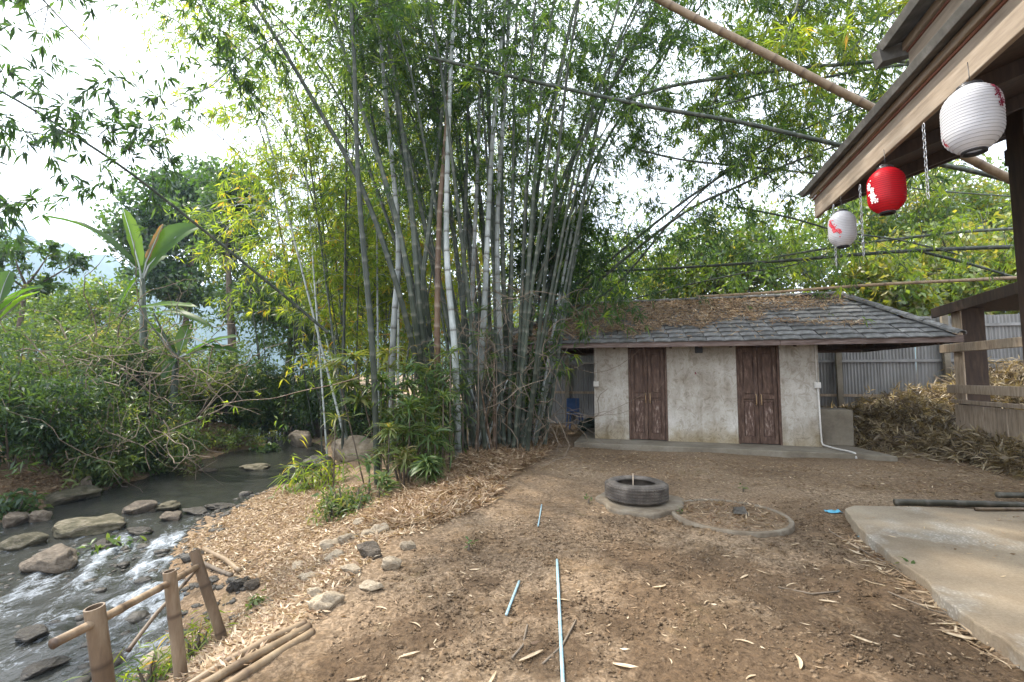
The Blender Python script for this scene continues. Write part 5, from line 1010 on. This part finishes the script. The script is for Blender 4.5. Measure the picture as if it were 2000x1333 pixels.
# ------------------------------------------------------------------ banana plants
def blade(p0, p1, width, sag, tint, fold=0.18, seed=0, n=12, twist=0.0):
    p0, p1 = Vector(p0), Vector(p1); d = p1 - p0; side = d.cross(Vector((0, 0, 1)))
    side = side.normalized() if side.length > 1e-3 else Vector((1, 0, 0)); side = Matrix.Rotation(twist, 3, d.normalized()) @ side; upn = side.cross(d.normalized()); q = random.Random(seed); V = []; F = []; T = []
    for k in range(n + 1):
        f = k / n; c = p0 + d * f + Vector((0, 0, 1)) * sag * math.sin(f * math.pi) * 1.0; w = width * (math.sin(math.pi * min(1, (f * .92 + .06))) ** .55) * (1 if f < .97 else .3)
        for s in (-1, -.5, 0, .5, 1): V.append(c + side * s * w / 2 + upn * (abs(s) * fold * w + (q.uniform(-.02, .02) if abs(s) == 1 else 0)) ); T.append(tint + (.05 if abs(s) > .4 else -.08) + q.uniform(-.03, .03))
    for k in range(n):
        for j in range(4):
            F.append((k * 5 + j, k * 5 + j + 1, (k + 1) * 5 + j + 1, (k + 1) * 5 + j))
    return V, F, T
def banana(label, base_px, Y, stem_top, leaves, seed):
    b0 = at(*base_px, Y); b0.z = gz(b0.x, b0.y); root = empty('banana_plant', b0); tag(root, label, 'banana plant', 'banana plants on the far bank'); tp = at(*stem_top, Y)
    m = MB(); m.tube([Vector((0, 0, -.1)), (tp - b0) * .5, tp - b0], [.13, .10, .06], 10); m.build('pseudostem', M['culm_green'], root)
    for i, (a_, c_, w, sag, tint, tw) in enumerate(leaves):
        P0, P1 = at(*a_) - b0, at(*c_) - b0; V, F, T = blade(P0, P1, w, sag, tint, seed=seed * 31 + i, twist=tw); m = MB(); m.add(V, F, True, [max(.01, min(1, t)) for t in T]); lf = m.build('leaf', M['banana_leaf'], root)
        m = MB(); m.tube([tp - b0 - Vector((0, 0, .15)), P0, P0.lerp(P1, .5) + Vector((0, 0, sag * 1.0 - .012)), P1], [.03, .022, .013, .004], 6); m.build('midrib', M['culm_pale'], lf)
banana('tall banana plant with upright torn leaves against the sky', (290, 760), 12.6, (278, 545), [((274, 530, 12.6), (86, 424, 12.2), .42, .35, .12, -.15), ((272, 520, 12.6), (240, 408, 12.5), .46, .05, .72, 1.2), ((285, 515, 12.6), (318, 438, 12.8), .20, .02, .99, .8), ((290, 520, 12.6), (392, 442, 13.2), .74, .25, .5, .9), ((268, 545, 12.5), (232, 606, 12.0), .42, .1, .6, .6), ((275, 540, 12.7), (330, 500, 13.5), .5, .2, .4, .4)], 1)
banana('low banana plant with drooping bright leaves above the pool', (335, 800), 11.6, (345, 690), [((270, 602, 11.4), (386, 600, 11.0), .26, .06, .70, .5), ((300, 612, 11.5), (412, 640, 11.2), .30, .14, .5, .3), ((372, 628, 11.4), (352, 686, 10.9), .34, .02, .80, .2), ((366, 690, 11.5), (468, 658, 11.2), .26, .10, .45, .5), ((366, 692, 11.4), (470, 690, 11.1), .26, .14, .40, .4), ((340, 690, 11.6), (290, 640, 11.8), .4, .15, .35, .6), ((345, 700, 11.5), (320, 742, 11.0), .3, .1, .3, .2)], 2)
banana('banana leaf stump cut by the left picture edge', (-20, 760), 10.5, (-10, 640), [((-5, 600, 10.5), (20, 530, 10.6), .5, .1, .3, 1.0), ((0, 610, 10.5), (85, 562, 10.2), .36, .15, .3, .6), ((0, 625, 10.4), (78, 570, 10.0), .22, .1, .75, .5)], 3)

# ------------------------------------------------------------------ leafy plants around the foot of the clump
def rosette(label, px, py, Y, h, n, ll, lw, tint, seed, stemlean=(0, 0), name='leafy_plant', group='leafy plants at the foot of the clump', tsig=.12, droop=.16, levels=1):
    g = np.random.default_rng(seed); q = at(px, py, Y); z0 = gz(q.x, q.y); hh = max(q.z - z0, .05); root = empty(name, (q.x - stemlean[0], q.y - stemlean[1], z0)); tag(root, label, 'plant', group)
    m = MB(); top = Vector((stemlean[0], stemlean[1], hh)); m.tube([Vector((0, 0, -.05)), top * .5, top], [.014, .011, .008], 6); m.build('stem', M['bark'], root); L = Leaves()
    for lv in range(levels):
        c = np.array(top) * (1 - .16 * lv) + g.standard_normal(3) * .06 * (lv > 0); a_ = g.uniform(0, 6.28, n); d = np.stack([np.cos(a_), np.sin(a_), g.uniform(-.2, 1.0, n)], 1)
        p = c + g.standard_normal((n, 3)) * .02; L.add(p, d, norm(UPV + .3 * g.standard_normal((n, 3))), ll * g.uniform(.7, 1.2, n), lw * g.uniform(.8, 1.2, n), np.clip(g.normal(tint, tsig, n), 0, 1))
    L.build('leaves', M['shrub_leaf'], root, droop=droop, seg=5); return root
PL = [(690, 700, 7.6, 60, .42, .055, .50, 3, 'tall rosette plant with pale arching leaves left of the clump'), (655, 715, 7.8, 40, .36, .05, .62, 2, 'yellowish rosette plant over the pool end'), (760, 690, 7.9, 40, .38, .05, .66, 2, 'upright bright rosette between the pale and the dark stems'), (745, 745, 7.5, 60, .40, .055, .35, 3, 'drooping grey green plant in the middle of the leaf mass'),
      (810, 725, 7.7, 50, .36, .05, .35, 3, 'dark broad-bladed plant beside the brown stem'), (800, 790, 7.2, 44, .36, .042, .38, 3, 'spiky green plant below the brown stem'), (866, 775, 7.5, 34, .36, .035, .45, 2, 'slender long-bladed plant right of the brown stem'), (850, 845, 7.2, 40, .36, .035, .35, 2, 'long-bladed plant arching over the leaf heap'),
      (760, 840, 7.0, 44, .32, .042, .62, 3, 'light green plant around the cut dead stem'), (790, 885, 6.9, 40, .28, .04, .72, 3, 'yellow green plant low beside the dead stem'), (722, 905, 6.9, 30, .24, .04, .45, 2, 'small plant left of the front stem'), (835, 905, 6.7, 80, .26, .05, .42, 4, 'rounded hanging leafy plant at the edge of the leaf heap'),
      (742, 935, 6.5, 40, .22, .045, .5, 3, 'low plant at the foot of the front stem'), (745, 885, 7.2, 24, .22, .04, .7, 2, 'bright young plant between the front stem and the dead stem'), (655, 820, 7.9, 24, .34, .03, .6, 1, 'thin plant arching above the pale boulder'), (905, 740, 8.4, 30, .36, .04, .4, 2, 'green plant between the waxy pale stems'), (970, 700, 8.8, 30, .34, .035, .35, 2, 'bluish bladed plant beside the eave corner'), (935, 610, 8.2, 30, .34, .032, .3, 2, 'bladed tuft sprouting high between the pale stems'), (1010, 745, 9.2, 30, .32, .035, .4, 2, 'tuft in the shade left of the fence gap'), (880, 690, 7.9, 30, .34, .035, .42, 2, 'tuft crossing the pale stem at mid height')]
for k, (px, py, Y, n, ll, lw, tn, lv, lab) in enumerate(PL): rosette(lab, px, py, Y - .25, 0, int(n * .7), ll * 1.0, lw * .75, min(.9, tn + .12), 200 + k, levels=lv, stemlean=(-.55, -.05) if k < 2 else (0, 0))
bush('pale silvery shrub at the water side of the leaf heap', 672, 960, 6.0, .9, .38, 900, .11, .026, .60, 63, group='leafy plants at the foot of the clump', dens=14)
bush('green bladed clump drooping over the pool edge', 618, 868, 8.6, .9, .5, 520, .34, .028, .66, 64, group='leafy plants at the foot of the clump', leafmat='bamboo_leaf', dens=12)
bush('dense leafy undergrowth among the front stems of the clump', 795, 800, 7.3, 0.9, 1.7, 1100, .26, .030, .60, 65, group='leafy plants at the foot of the clump', dens=16)
bush('dark leafy undergrowth behind the brown stem', 850, 800, 8.2, 1.0, 2.0, 1800, .26, .030, .42, 66, group='leafy plants at the foot of the clump', dens=16)
bush('dim leafy undergrowth in the shade beside the hut eave', 1000, 700, 10.3, 1.4, 2.6, 3600, .20, .034, .2, 67, group='leafy plants at the foot of the clump', dens=16)
for px, py, lab in ((1452, 962, 'tiny green weed on the dirt beyond the ring'), (916, 1076, 'tiny green weed on the dirt beside the stony edge'), (1150, 985, 'tiny weed at the left of the cement base'), (1330, 1010, 'tiny weed between the two concrete rings'), (1780, 1122, 'tiny bright weed at the pad edge')):
    g = ground_at(px, py); rosette(lab, px, py - 4, g.y, 0, 9, .07, .02, .5, int(px), name='weed', group='weeds on the dirt', droop=.05)

# ------------------------------------------------------------------ leaf litter
def litter(name, label, pts, ll, lw, tint, seed, mat='dry_leaf', lift=.006, tilt=.35, tsig=.25, zfun=None):
    g = np.random.default_rng(seed); n = len(pts); a_ = g.uniform(0, 6.28, n); d = np.stack([np.cos(a_), np.sin(a_), g.normal(0, tilt, n)], 1); z = (terrain(pts[:, 0], pts[:, 1]) if zfun is None else zfun(pts)) + lift + np.abs(g.normal(0, lift, n))
    L = Leaves(); L.add(np.column_stack([pts, z]), d, norm(UPV + g.standard_normal((n, 3)) * .45), ll * g.uniform(.5, 1.3, n), lw * g.uniform(.6, 1.3, n), np.clip(g.normal(tint, tsig, n), 0, 1)); o = L.build(name, M[mat], None, droop=-.04); return tag(o, label, 'leaf litter', kind='stuff')
def scatter_px(poly, n, seed):
    """even scatter on the ground inside a world polygon given by ground pixels"""
    P = np.array([tuple(ground_at(*p))[:2] for p in poly]); g = np.random.default_rng(seed); lo, hi = P.min(0), P.max(0); out = []
    while sum(len(o) for o in out) < n:
        q = g.uniform(lo, hi, (n * 2, 2)); ins = np.zeros(len(q), bool); j = len(P) - 1
        for i in range(len(P)):
            c = ((P[i, 1] > q[:, 1]) != (P[j, 1] > q[:, 1])) & (q[:, 0] < (P[j, 0] - P[i, 0]) * (q[:, 1] - P[i, 1]) / (P[j, 1] - P[i, 1] + 1e-9) + P[i, 0]); ins ^= c; j = i
        out.append(q[ins])
    return np.concatenate(out)[:n]
heap = [(1100, 858), (1060, 900), (1000, 930), (960, 985), (880, 1020), (760, 1040), (700, 1020), (760, 975), (860, 940), (900, 905), (940, 870), (1000, 858)]
hz = lambda q: terrain(q[:, 0], q[:, 1]) + .12 * np.clip(1 + vnoise(q[:, 0], q[:, 1], 2.0, 4), .1, 2) * rng.random(len(q)) * np.clip(np.sin((q[:, 1] - 5.0) * .6), .15, 1)
litter('leaf_litter', 'thick orange brown bamboo leaf heap at the foot of the clump', scatter_px(heap, 24000, 81), .15, .014, .34, 81, zfun=hz, tilt=.3)
bank = [(960, 985), (880, 1020), (760, 1060), (640, 1200), (560, 1260), (420, 1333), (240, 1333), (270, 1280), (430, 1215), (520, 1150), (340, 1075), (420, 1020), (520, 960), (610, 935), (720, 950), (860, 930)]
litter('leaf_litter', 'brown fallen leaves covering the bank beside the stream', scatter_px(bank, 36000, 82), .072, .014, .46, 82, tilt=.25, lift=.008)
farl = [(0, 1000), (120, 965), (250, 930), (330, 905), (480, 868), (560, 862), (520, 840), (330, 860), (150, 890), (0, 930)]
litter('leaf_litter', 'dull fallen leaves on the far bank below the shrubs', scatter_px(farl, 9000, 83), .11, .035, .25, 83)
yard = [(1100, 860), (1660, 915), (2000, 870), (2000, 1000), (1650, 1000), (1800, 1125), (2000, 1290), (2000, 1333), (620, 1333), (660, 1215), (780, 1080), (960, 985)]
litter('leaf_litter', 'sparse small dry leaf bits over the bare dirt', scatter_px(yard, 3600, 84), .050, .010, .45, 84, tilt=.12, lift=.003)
litter('leaf_litter', 'small dry leaf bits on the shaded dirt before the hut', scatter_px([(1100, 875), (1660, 915), (2000, 880), (2000, 975), (1600, 960), (1200, 930), (1040, 920)], 3200, 85), .085, .013, .40, 85, tilt=.12, lift=.003)
litter('leaf_litter', 'strips of dry sheath gathered along the pad edge', scatter_px([(1650, 1040), (1720, 1075), (1900, 1230), (2000, 1300), (1960, 1310), (1800, 1180), (1660, 1080)], 260, 87), .14, .016, .55, 87, tilt=.15, lift=.006)
litter('leaf_litter', 'few dry leaf bits blown onto the concrete pad', np.stack([np.random.default_rng(3).uniform(3.4, 5.6, 110), np.random.default_rng(4).uniform(2.6, 4.85, 110)], 1), .06, .012, .45, 90, zfun=lambda q: np.full(len(q), .083), lift=.002, tilt=.08)
rq = rng.uniform(0, 1, (520, 2)); rq = np.stack([rg.x + .5 * np.sqrt(rq[:, 0]) * np.cos(rq[:, 1] * 6.28), rg.y + .5 * np.sqrt(rq[:, 0]) * np.sin(rq[:, 1] * 6.28)], 1)
litter('leaf_litter', 'dead leaves lying inside the concrete ring', rq, .085, .014, .34, 86, zfun=lambda q: np.full(len(q), .036), lift=.005)
# dirt clods
q = np.concatenate([scatter_px(yard, 9000, 88), scatter_px([(1000, 1010), (1650, 1010), (1990, 1300), (1990, 1333), (620, 1333), (660, 1215), (780, 1080)], 15000, 89)]); npb = len(q); sz = np.random.default_rng(5).lognormal(-5.45, .5, npb); zb = terrain(q[:, 0], q[:, 1]) + sz * .1
V = np.stack([q[:, :1] + sz[:, None] * base_pts[:, 0][None], q[:, 1:] + sz[:, None] * base_pts[:, 1][None], zb[:, None] + sz[:, None] * base_pts[:, 2][None] * .7], -1).reshape(-1, 3) if 'base_pts' in globals() else None
if V is None:
    bp_ = np.array([v.co for v in RK[3].vertices]); bm = bmesh.new(); bmesh.ops.create_icosphere(bm, subdivisions=1, radius=1.0); bmesh.ops.convex_hull(bm, input=bm.verts); bm.clear(); bmesh.ops.create_cube(bm, size=1.5); bmesh.ops.triangulate(bm, faces=bm.faces); fc = np.array([[v.index for v in f.verts] for f in bm.faces]); bv = np.array([tuple(v.co) for v in bm.verts]); bm.free(); bv = bv * (1 + .25 * np.random.default_rng(2).standard_normal((len(bv), 1)))
    V = np.stack([q[:, :1] + sz[:, None] * bv[:, 0][None], q[:, 1:] + sz[:, None] * bv[:, 1][None], zb[:, None] + sz[:, None] * bv[:, 2][None] * .7], -1).reshape(-1, 3)
F = (np.arange(npb)[:, None, None] * len(bv) + fc[None]).reshape(-1, 3); tag(link('dirt_clods', mesh_np('dirt_clods', V, F), M['ground']), 'small clods and grit on the bare dirt', 'dirt', kind='stuff')
# larger dry sheaths lying singly on the dirt
def sheath_mesh(seed):
    q = random.Random(seed); n = 8; V = []; F = []; T = []; w0 = q.uniform(.08, .20); cv = q.uniform(-.3, .3)
    for k in range(n + 1):
        f = k / n; w = w0 * (math.sin(math.pi * min(1, f * .9 + .08)) ** .7) * .5; x = f - .5; y = cv * (f - .5) ** 2 * 2 - cv * .2; z = .025 * math.sin(f * 3.1 + seed) + .02
        for s in (-1, 0, 1): V.append((x, y + s * w, z + abs(s) * w * .45)); T.append(q.uniform(.62, 1.0))
    F = [(k * 3 + j, k * 3 + j + 1, k * 3 + j + 4, k * 3 + j + 3) for k in range(n) for j in range(2)]
    me = mesh_np('dry_sheath', V, F, True); set_attr(me, 'tint', T); me.materials.append(M['dry_leaf']); return me
SM = [sheath_mesh(k) for k in range(8)]
SP = [(1455, 1130, .14, 40), (1490, 1120, .12, -50), (1290, 1150, .10, 30), (1230, 1105, .08, -60), (1545, 1145, .10, 20), (1570, 1110, .07, 80), (1310, 1295, .05, 90), (1460, 1260, .14, -35), (1225, 1310, .12, -20), (1415, 1225, .07, 85), (1690, 1255, .13, -40), (1830, 1190, .16, -30), (1850, 1225, .20, -12), (1755, 1190, .09, -75), (1560, 1295, .12, 70), (1470, 1330, .08, 20), (1930, 1245, .14, -35), (1960, 1300, .10, 80), (1880, 1250, .16, -25), (1300, 1060, .07, 0), (1340, 1010, .06, 30), (1555, 1065, .09, 15), (1460, 1075, .07, -20),
      (812, 1222, .09, -35), (850, 1255, .05, 80), (760, 1225, .06, 90), (930, 1115, .10, 15), (905, 1122, .06, -40), (978, 1165, .07, -35), (1095, 1175, .12, -25), (1040, 1285, .13, 35), (880, 1160, .06, 20), (800, 1285, .10, 25), (985, 1118, .06, 60), (700, 1330, .09, 30), (960, 1330, .11, 70), (745, 1190, .08, -20), (1110, 1120, .06, -40), (1150, 1240, .05, 20), (1380, 1180, .06, 45), (1620, 1180, .12, -15), (1700, 1140, .10, -60), (1660, 1100, .09, -70), (1740, 1150, .16, -35), (1500, 1010, .08, 0), (1180, 1060, .08, 10), (1090, 1040, .05, 60), (1350, 1110, .05, 70), (1420, 1090, .06, -10), (1600, 1060, .11, 0)]
for k, (px, py, ln, ang_) in enumerate(SP):
    g = ground_at(px, min(py, 1330)); o = link('dry_sheath', SM[k % 8], None); o.location = (g.x, g.y, g.z + .004); o.rotation_euler = (random.uniform(-.15, .15), random.uniform(-.05, .05), R(ang_)); s = ln * random.uniform(.85, 1.35); o.scale = (s, s, s)
    tag(o, 'curled pale dry bamboo sheath lying singly on the brown dirt', 'dry sheath', 'dry bamboo sheaths scattered on the dirt')
for k, (a_, c_, lab) in enumerate((((1735, 1160), (1900, 1215), 'long curved dry bamboo strip beside the pad edge'), ((1060, 1300), (1125, 1215), 'forked dry twig lying left of the long pipe'), ((1000, 1290), (1030, 1225), 'thin bent dry twig at the bottom left of the pipe'), ((1620, 1040), (1745, 1110), 'thin straw-coloured stick along the pad corner'), ((1520, 1150), (1640, 1160), 'dark slim twig in the middle of the dirt'))):
    gtube('dry_twig', M['vine'], [a_, ((a_[0] + c_[0]) / 2 + 6, (a_[1] + c_[1]) / 2 + 8), c_], .006, lab, 'twig', group='loose twigs on the dirt', n=6)
gtube('driftwood', M['pole_tan'], [(398, 1078), (440, 1100), (468, 1122)], .028, 'grey driftwood branch on the bank behind the last handrail post', 'driftwood')
gtube('driftwood', M['bark'], [(398, 1106), (430, 1120), (452, 1130)], .022, 'dark wet driftwood below the grey branch', 'driftwood')
gtube('fallen_log', M['bark'], [(978, 868), (1010, 862), (1050, 858)], .05, 'short grey log at the foot of the clump', 'log')

# leaves lying on the hut roof
def roof_pt(u, s): return Vector((u, VE, ZE)) + sdir * s + nrm * .045
Mh = Matrix.Translation(W) @ Matrix.Rotation(RZ, 4, 'Z'); g = np.random.default_rng(91); P = []
while len(P) < 13000:
    s = g.uniform(-.02, SL - .02); f = max(0, s / SL); uL, uR = UL + (RL - UL) * f, UR + (RR - UR) * f; u = g.uniform(uL, uR); x = (u - UL) / (UR - UL)
    dens = np.interp(s / SL, [0, .12, .25, .55, 1], [.0, .06, .35, .8, .95]) * (1.0 if x < .45 else np.interp(x, [.45, .7, .88], [1, .45, .05]))
    lim = np.interp(u, [-2.1, -1.0, 0.0, 1.2, 2.5, 4.0, 5.0], [-.1, .05, .30, .42, .75, 1.15, 1.6]); dens = (1.0 if s > lim + .12 * math.sin(u * 5) + .08 * math.sin(13 * u) else .04)
    if x > .66: dens *= .5 if s > 1.35 else .05
    if 3.6 < u < 5.2 and .45 < s < .85 and abs((u - 4.4) * .25 + (s - .66) * 1.4) < .16: dens = .6
    if g.random() < dens * (1 if vnoise(u, s, 3.1, 2) > -.6 else .3): P.append(tuple(Mh @ (roof_pt(u, s) + nrm * g.uniform(0, .05))))
P = np.array(P); n = len(P); L = Leaves(); ud = np.array(Mh.to_3x3() @ Vector((1, 0, 0))); sd_ = np.array(Mh.to_3x3() @ sdir); nd = np.array(Mh.to_3x3() @ nrm); a_ = g.uniform(0, 6.28, n)[:, None]
L.add(P, ud * np.cos(a_) + sd_ * np.sin(a_) + nd * g.normal(0, .22, (n, 1)), norm(nd + g.standard_normal((n, 3)) * .45), .13 * g.uniform(.5, 1.2, n), .019 * g.uniform(.6, 1.3, n), np.clip(g.normal(.36, .22, n), 0, 1)); tag(L.build('roof_litter', M['dry_leaf'], droop=-.03), 'thick brown bamboo leaves lying on the hut roof tiles', 'leaf litter', kind='stuff')
# a few bamboo sprays hanging in front of the hut's left eave
for k, (a_, lab) in enumerate(((via((1040, 590, 9.4), (1090, 600, 9.0), (1140, 612, 8.7), (1160, 640, 8.5)), 'fresh bamboo sprig hanging over the littered roof corner'), (via((1030, 650, 9.3), (1070, 670, 9.0), (1105, 690, 8.8), (1125, 715, 8.7)), 'bamboo sprig dangling below the left end of the fascia'), (via((1100, 560, 10.2), (1160, 575, 9.8), (1210, 585, 9.5), (1235, 605, 9.3)), 'bamboo sprig draped on the hut ridge'))):
    lone(a_, 'culm_green', .007, lab, ll=.24, lw=.03, per=2, fans=3, leaves=6, skip=.15, blen=.25, tint=.35, r1=.003, zmin=0, group='bamboo sprigs over the hut eave', name='bamboo_sprig', inter=.15)

# ------------------------------------------------------------------ dry bamboo heap by the fence
g = np.random.default_rng(95); n = 2600; u = g.uniform(5.25, 10.5, n); v = g.uniform(.55, 3.6, n)
def heap_h(u, v): return np.clip((v - .45) / 1.6, 0, 1) ** .7 * np.interp(u, [5.0, 5.8, 7.0, 8.2, 9.5, 10.8], [.08, .5, .85, 1.2, 1.6, 1.8]) * (1 + .15 * np.sin(u * 4.1 + v * 3)) * np.interp(u, [5, 5.6], [.2, 1])
loc = np.stack([u, v, heap_h(u, v) * g.uniform(.55, 1.05, n) + .02], 1); Rm = np.array(Mh.to_3x3()); wp = loc @ Rm.T + np.array(W); a_ = g.uniform(0, 6.28, n); d = np.stack([np.cos(a_), np.sin(a_), g.normal(-.05, .35, n)], 1); ln = g.uniform(.25, .9, n)
paths = np.stack([wp + d * (t - .5) * ln[:, None] - UPV * (.25 * ln * (t - .3) ** 2)[:, None] for t in (0, .25, .5, .75, 1)], 1); paths[:, :, 2] = np.maximum(paths[:, :, 2], .02)
ns_ = 300; lx, ly = g.uniform(-.6, -.06, ns_), g.uniform(-2.9, .5, ns_); lz = (.40 * np.clip((lx + .80) / .7, 0, 1) + .02) * g.uniform(.5, 1.05, ns_); Ss = Matrix.Translation(stall.location) @ Matrix.Rotation(RZ, 4, 'Z'); w2 = np.stack([lx, ly, lz], 1) @ np.array(Ss.to_3x3()).T + np.array(Ss.translation); a2 = g.uniform(0, 6.28, ns_); d2 = np.stack([np.cos(a2), np.sin(a2), g.normal(0, .15, ns_)], 1); l2 = g.uniform(.15, .5, ns_)
p2 = np.stack([w2 + d2 * (t - .5) * l2[:, None] for t in (0, .25, .5, .75, 1)], 1); p2[:, :, 2] = np.maximum(p2[:, :, 2], .02); paths = np.concatenate([paths, p2])
hm = empty('dry_bamboo_heap', W, 0); tag(hm, 'big heap of cut dry bamboo tops piled against the metal fence', 'brush heap', kind='stuff'); off = np.array(W)
V, F = tubes_np(paths - off, np.broadcast_to(np.linspace(.009, .003, 5)[None], paths.shape[:2]), 3); o = link('stems', mesh_np('stems', V, F), M['pole_tan'], hm); o['kind'] = 'stuff'
L = Leaves(); leaf_fans(L, paths - off, 3, 6, .24, .027, .45, 96, tsig=.28, tmin=.1); o = L.build('leaves', M['straw'], hm); o['kind'] = 'stuff'
qq = g.uniform(0, 1, (2600, 2)); lu = 4.9 + qq[:, 0] * 6.0; lv_ = -.5 + qq[:, 1] * 1.6 - (lu - 5.2) * .18; wp = np.stack([lu, lv_, np.zeros(2600)], 1) @ Rm.T + off
litter('leaf_litter', 'fringe of fallen dry leaves and twigs in front of the dry heap', wp[:, :2], .22, .02, .45, 97, mat='straw', tilt=.2, lift=.02)
# things stored beside the hut's left wall
c = Mh @ Vector((-.85, 2.75, 0)); ch = empty('plastic_chair', (c.x, c.y, gz(c.x, c.y)), RZ + .4); tag(ch, 'small blue plastic chair in the dark passage left of the hut', 'chair')
b = MB(); b.box((0, 0, .40), (.40, .40, .03)); b.build('seat', M['blue_chair'], ch, bevel=.01); b = MB(); b.box((0, .19, .64), (.38, .025, .40)); b.build('backrest', M['blue_chair'], ch, bevel=.01)
for sx in (-1, 1):
    for sy in (-1, 1): b = MB(); b.beam((sx * .17, sy * .17, .385), (sx * .20, sy * .20, 0), .035, .035, (0, 1, 0)); b.build('leg', M['blue_chair'], ch)
c = Mh @ Vector((-.36, 2.3, 0)); me = RK[6].copy(); me.materials.clear(); me.materials.append(M['tarp']); o = link('full_sack', me, None, None, (c.x, c.y, .15)); o.scale = (.34, .28, .28); tag(o, 'dark stuffed sack slumped against the hut side wall', 'sack')

# ------------------------------------------------------------------ haze
HAZE = 0.0006
bm = bmesh.new(); bmesh.ops.create_cube(bm, size=1.0); me = bpy.data.meshes.new('haze'); bm.to_mesh(me); bm.free()
hz_o = link('haze', me, None, None, (0, 440, 128)); hz_o.scale = (3700, 1150, 262)
m = bpy.data.materials.new('haze air'); m.use_nodes = True; nn = m.node_tree.nodes; nn.remove(nn['Principled BSDF']); pv = nn.new('ShaderNodeVolumePrincipled'); pv.inputs['Color'].default_value = (0.50, 0.68, 0.95, 1); pv.inputs['Density'].default_value = HAZE; pv.inputs['Anisotropy'].default_value = 0.35
m.node_tree.links.new(pv.outputs[0], nn['Material Output'].inputs['Volume']); me.materials.append(m); tag(hz_o, 'thin pale morning haze in the air', 'haze', kind='stuff')
